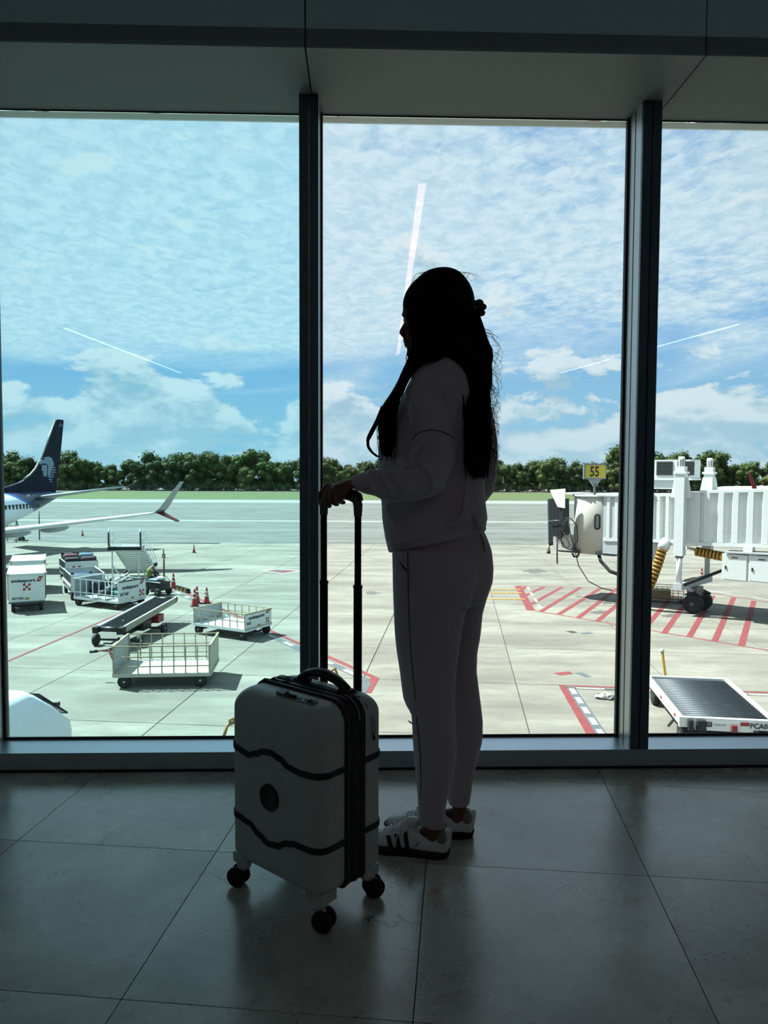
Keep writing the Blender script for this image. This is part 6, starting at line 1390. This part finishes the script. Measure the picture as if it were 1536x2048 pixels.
# ------------------------------------------------------------------ container dolly, lower right
dh = .75; TLp, TRp, BLp = G(1297, 1352.5, APR + dh), G(1449, 1356, APR + dh), G(1362.5, 1434, APR + dh); t = (TLp - BLp); rz = math.atan2(t.y, t.x); Ld = Vector((t.x, t.y)).length; Wd = abs((TRp - TLp).dot(Vector((math.sin(rz), -math.cos(rz), 0))))
dl = thing('container_dolly', 'flat white container dolly with dark roller deck, lower right', 'dolly', (BLp.x, BLp.y, APR), rz)   # local x away from the hall, y to the left
for (y, nm) in ((0, 'side_beam'), (-Wd, 'side_beam')): MB().box((Ld / 2, y, dh - .09), (Ld, .12, .20)).obj(nm, WHITE, dl)
for x in (0, Ld): MB().box((x, -Wd / 2, dh - .11), (.12, Wd + .12, .26)).obj('end_beam', WHITE, dl)
ROL = mat('worn dark roller', (74, 84, 90), .5, .3, var=.3, scale=9)
MB().box((Ld / 2, -Wd / 2, dh - .13), (Ld - .1, Wd - .1, .05)).obj('deck_plate', mat('dark deck plate', (46, 54, 60), .6, var=.2), dl)
rp_ = None; nr = 22
for k in range(nr):
    if rp_ is None: o = rp_ = MB().lathe([(.062, -Wd / 2 + .08), (.062, Wd / 2 - .08)], 12, Matrix.Rotation(math.pi / 2, 4, 'X')).obj('roller', ROL, dl)
    else: o = rp_.copy(); COL.objects.link(o); o.parent = dl
    o.location = (.12 + (Ld - .24) * (k + .5) / nr, -Wd / 2, dh - .075)
for x in (.4, Ld * .5, Ld - .3): MB().box((x, .065, dh - .07), (.16, .012, .08)).obj('reflector', REDP, dl)
FM = frame((-.065, 0, dh - .30), (0, -1, 0), (0, 0, 1))
MB().box((Wd * .45, .12, .0), (Wd * .62, .24, .03), M=FM).obj('front_apron', WHITE, dl)
for x, w_ in ((.20, .13), (.46, .24)): MB().rbox((-.13, -x, dh - .16), (.14, w_, .30), .03).obj('rubber_buffer', RUBBER, dl)
MB().box((.66, .17, .018), (.16, .13, .012), M=FM).obj('logo_tile', TEXTK, dl); text('logo_letter', 'M', .13, WHITEP, dl, FM @ Matrix.Translation((.61, .125, .026)), .002); text('maker_lettering', 'munces', .10, mat('faded lettering', (150, 156, 158), .6), dl, FM @ Matrix.Translation((.78, .14, .018)), .002)
MB().box((1.28, .0, .05), (.13, .34, .07), M=FM).obj('hitch_latch', RED, dl); MB().box((1.54, .21, .018), (.22, .09, .01), M=FM).obj('red_plate', REDP, dl); text('fleet_number', 'PCA01', .19, TEXTK, dl, FM @ Matrix.Translation((1.66, .11, .018)), .002, .95, .004)
MB().box((Ld / 2, -Wd / 2, dh - .3), (Ld * .9, .5, .2)).obj('chassis', DARKM, dl); MB().box((.2, -Wd / 2, .28), (.12, Wd - .3, .12)).obj('axle', DARKM, dl); MB().box((Ld - .5, -Wd / 2, .28), (.12, Wd - .3, .12)).obj('axle', DARKM, dl)
for x in (.25, Ld - .45):
    for y in (-.12, -Wd + .12): wheel(dl, (x, y, .27), .27, .2, 0, GREYP)
MB().bar((.6, .02, dh - .25), (.9, .10, .2), .05).obj('brake_lever', BLACKM, dl)
MB().bar((Ld + .1, -.55, .6), (Ld + .45, -.50, 1.42), .07, .05).obj('drawbar', YELLOW, dl); MB().tube([(Ld + .45, -.50, 1.40), (Ld + .48, -.50, 1.52)], .06, 8).obj('tow_eye', CREAM, dl)
# ------------------------------------------------------------------ white van, lower left
va = thing('van', 'white van whose rounded roof corner shows at the lower left', 'van', (0, 0, 0)); vd = 15.4; vp = AY(20, 1400, vd); va.location = (vp.x - .75, vd, APR); va.rotation_euler = (0, 0, math.radians(-8))
vt = vp.z - APR; VW = mat('white van paint', (226, 232, 236), .25, tone=.8, var=.02); vb = MB(); rings = []
for (z, hw, y0, y1, r) in ((.35, .92, -3.0, 2.1, .12), (.9, .98, -3.05, 2.15, .18), (1.15, .97, -3.05, 2.1, .2), (1.2 + (vt - 1.2) * .45, .90, -3.0, 1.55, .25), (vt - .16, .80, -2.95, 1.05, .3), (vt - .04, .72, -2.85, .88, .32), (vt, .60, -2.7, .68, .3)):
    r_ = []
    for (qx, qy, a0) in ((1, 1, 0), (-1, 1, 90), (-1, -1, 180), (1, -1, 270)):
        for k in range(6):
            a = math.radians(a0 + 18 * k); cy_ = (y1 - r) if qy > 0 else (y0 + r); r_.append(Vector((qx * (hw - r) + r * math.cos(a), cy_ + r * math.sin(a), z)))
    rings.append(r_)
vb.loft(rings); vb.obj('body', VW, va)
zz = 1.2 + (vt - 1.2) * .45
MB().slab3([(-.8, 2.10, 1.3), (.8, 2.10, 1.3), (.66, 1.2, vt - .22), (-.66, 1.2, vt - .22)], (0, .02, .01)).obj('windscreen', mat('van glass with painted reflection', (150, 168, 172), .12), va)  # whitish reflection put into the pane's pale colour
MB().tube([(-.8, 2.12, 1.3), (.8, 2.12, 1.3), (.67, 1.22, vt - .22), (-.67, 1.22, vt - .22)], .025, 6).obj('window_rubber', RUBBER, va); MB().rbox((.78, 1.75, 1.62), (.14, .08, .12), .03).obj('mirror', mat('brown mirror housing', (90, 70, 60), .5), va)
for y in (-2.1, 1.3):
    for s in (-1, 1): wheel(va, (s * .85, y, .34), .34, .22, math.pi / 2)
# yellow tubular frames near the foot of the terminal
def yframe(label, pts, dep):
    c = AY(pts[0][0][0], pts[0][0][1], dep); e = thing('tubular_frame', label, 'frame', (c.x, c.y, APR))
    for pl_ in pts:
        w = [AY(x, y, dep + dd) for x, y, dd in pl_]; MB().tube([p - Vector((c.x, c.y, APR)) for p in w], .035, 8).obj('tube', mat('ochre tube', (176, 140, 60), .5), e)
    return e
yframe('thin ochre tubular frame just left of the suitcase', [[(447, 1475, 0), (455, 1450, .1), (463, 1447, .15), (475, 1441, .3)], [(440, 1500, 0), (447, 1475, 0)], [(461, 1447, .1), (459, 1440, .1), (470, 1437, .3)]], 15.2)
yframe('bent ochre tube seen between the handle poles', [[(655, 1347, 0), (670, 1337, .2), (675.5, 1352, .3), (676, 1385, .3)], [(640, 1355, 0), (655, 1347, 0)], [(676, 1385, .3), (676, 1440, .3)]], 18.6)
# crumpled plastic bag blown on the apron
pb = P(1212, 1397); mb = MB(); rnd = random.Random(3)
mb.ball((0, 0, .07), (.28, .18, .08), 14, 8); mb.v = [(x * (1 + rnd.uniform(-.4, .4)), y * (1 + rnd.uniform(-.4, .4)), max(.0, z * (1 + rnd.uniform(-.5, .6)))) for x, y, z in mb.v]
o = mb.obj('plastic_bag', mat('crumpled white plastic', (226, 226, 220), .4)); o.location = (pb.x, pb.y, APR); tag(o, 'crumpled white plastic bag lying on the slabs', 'litter')
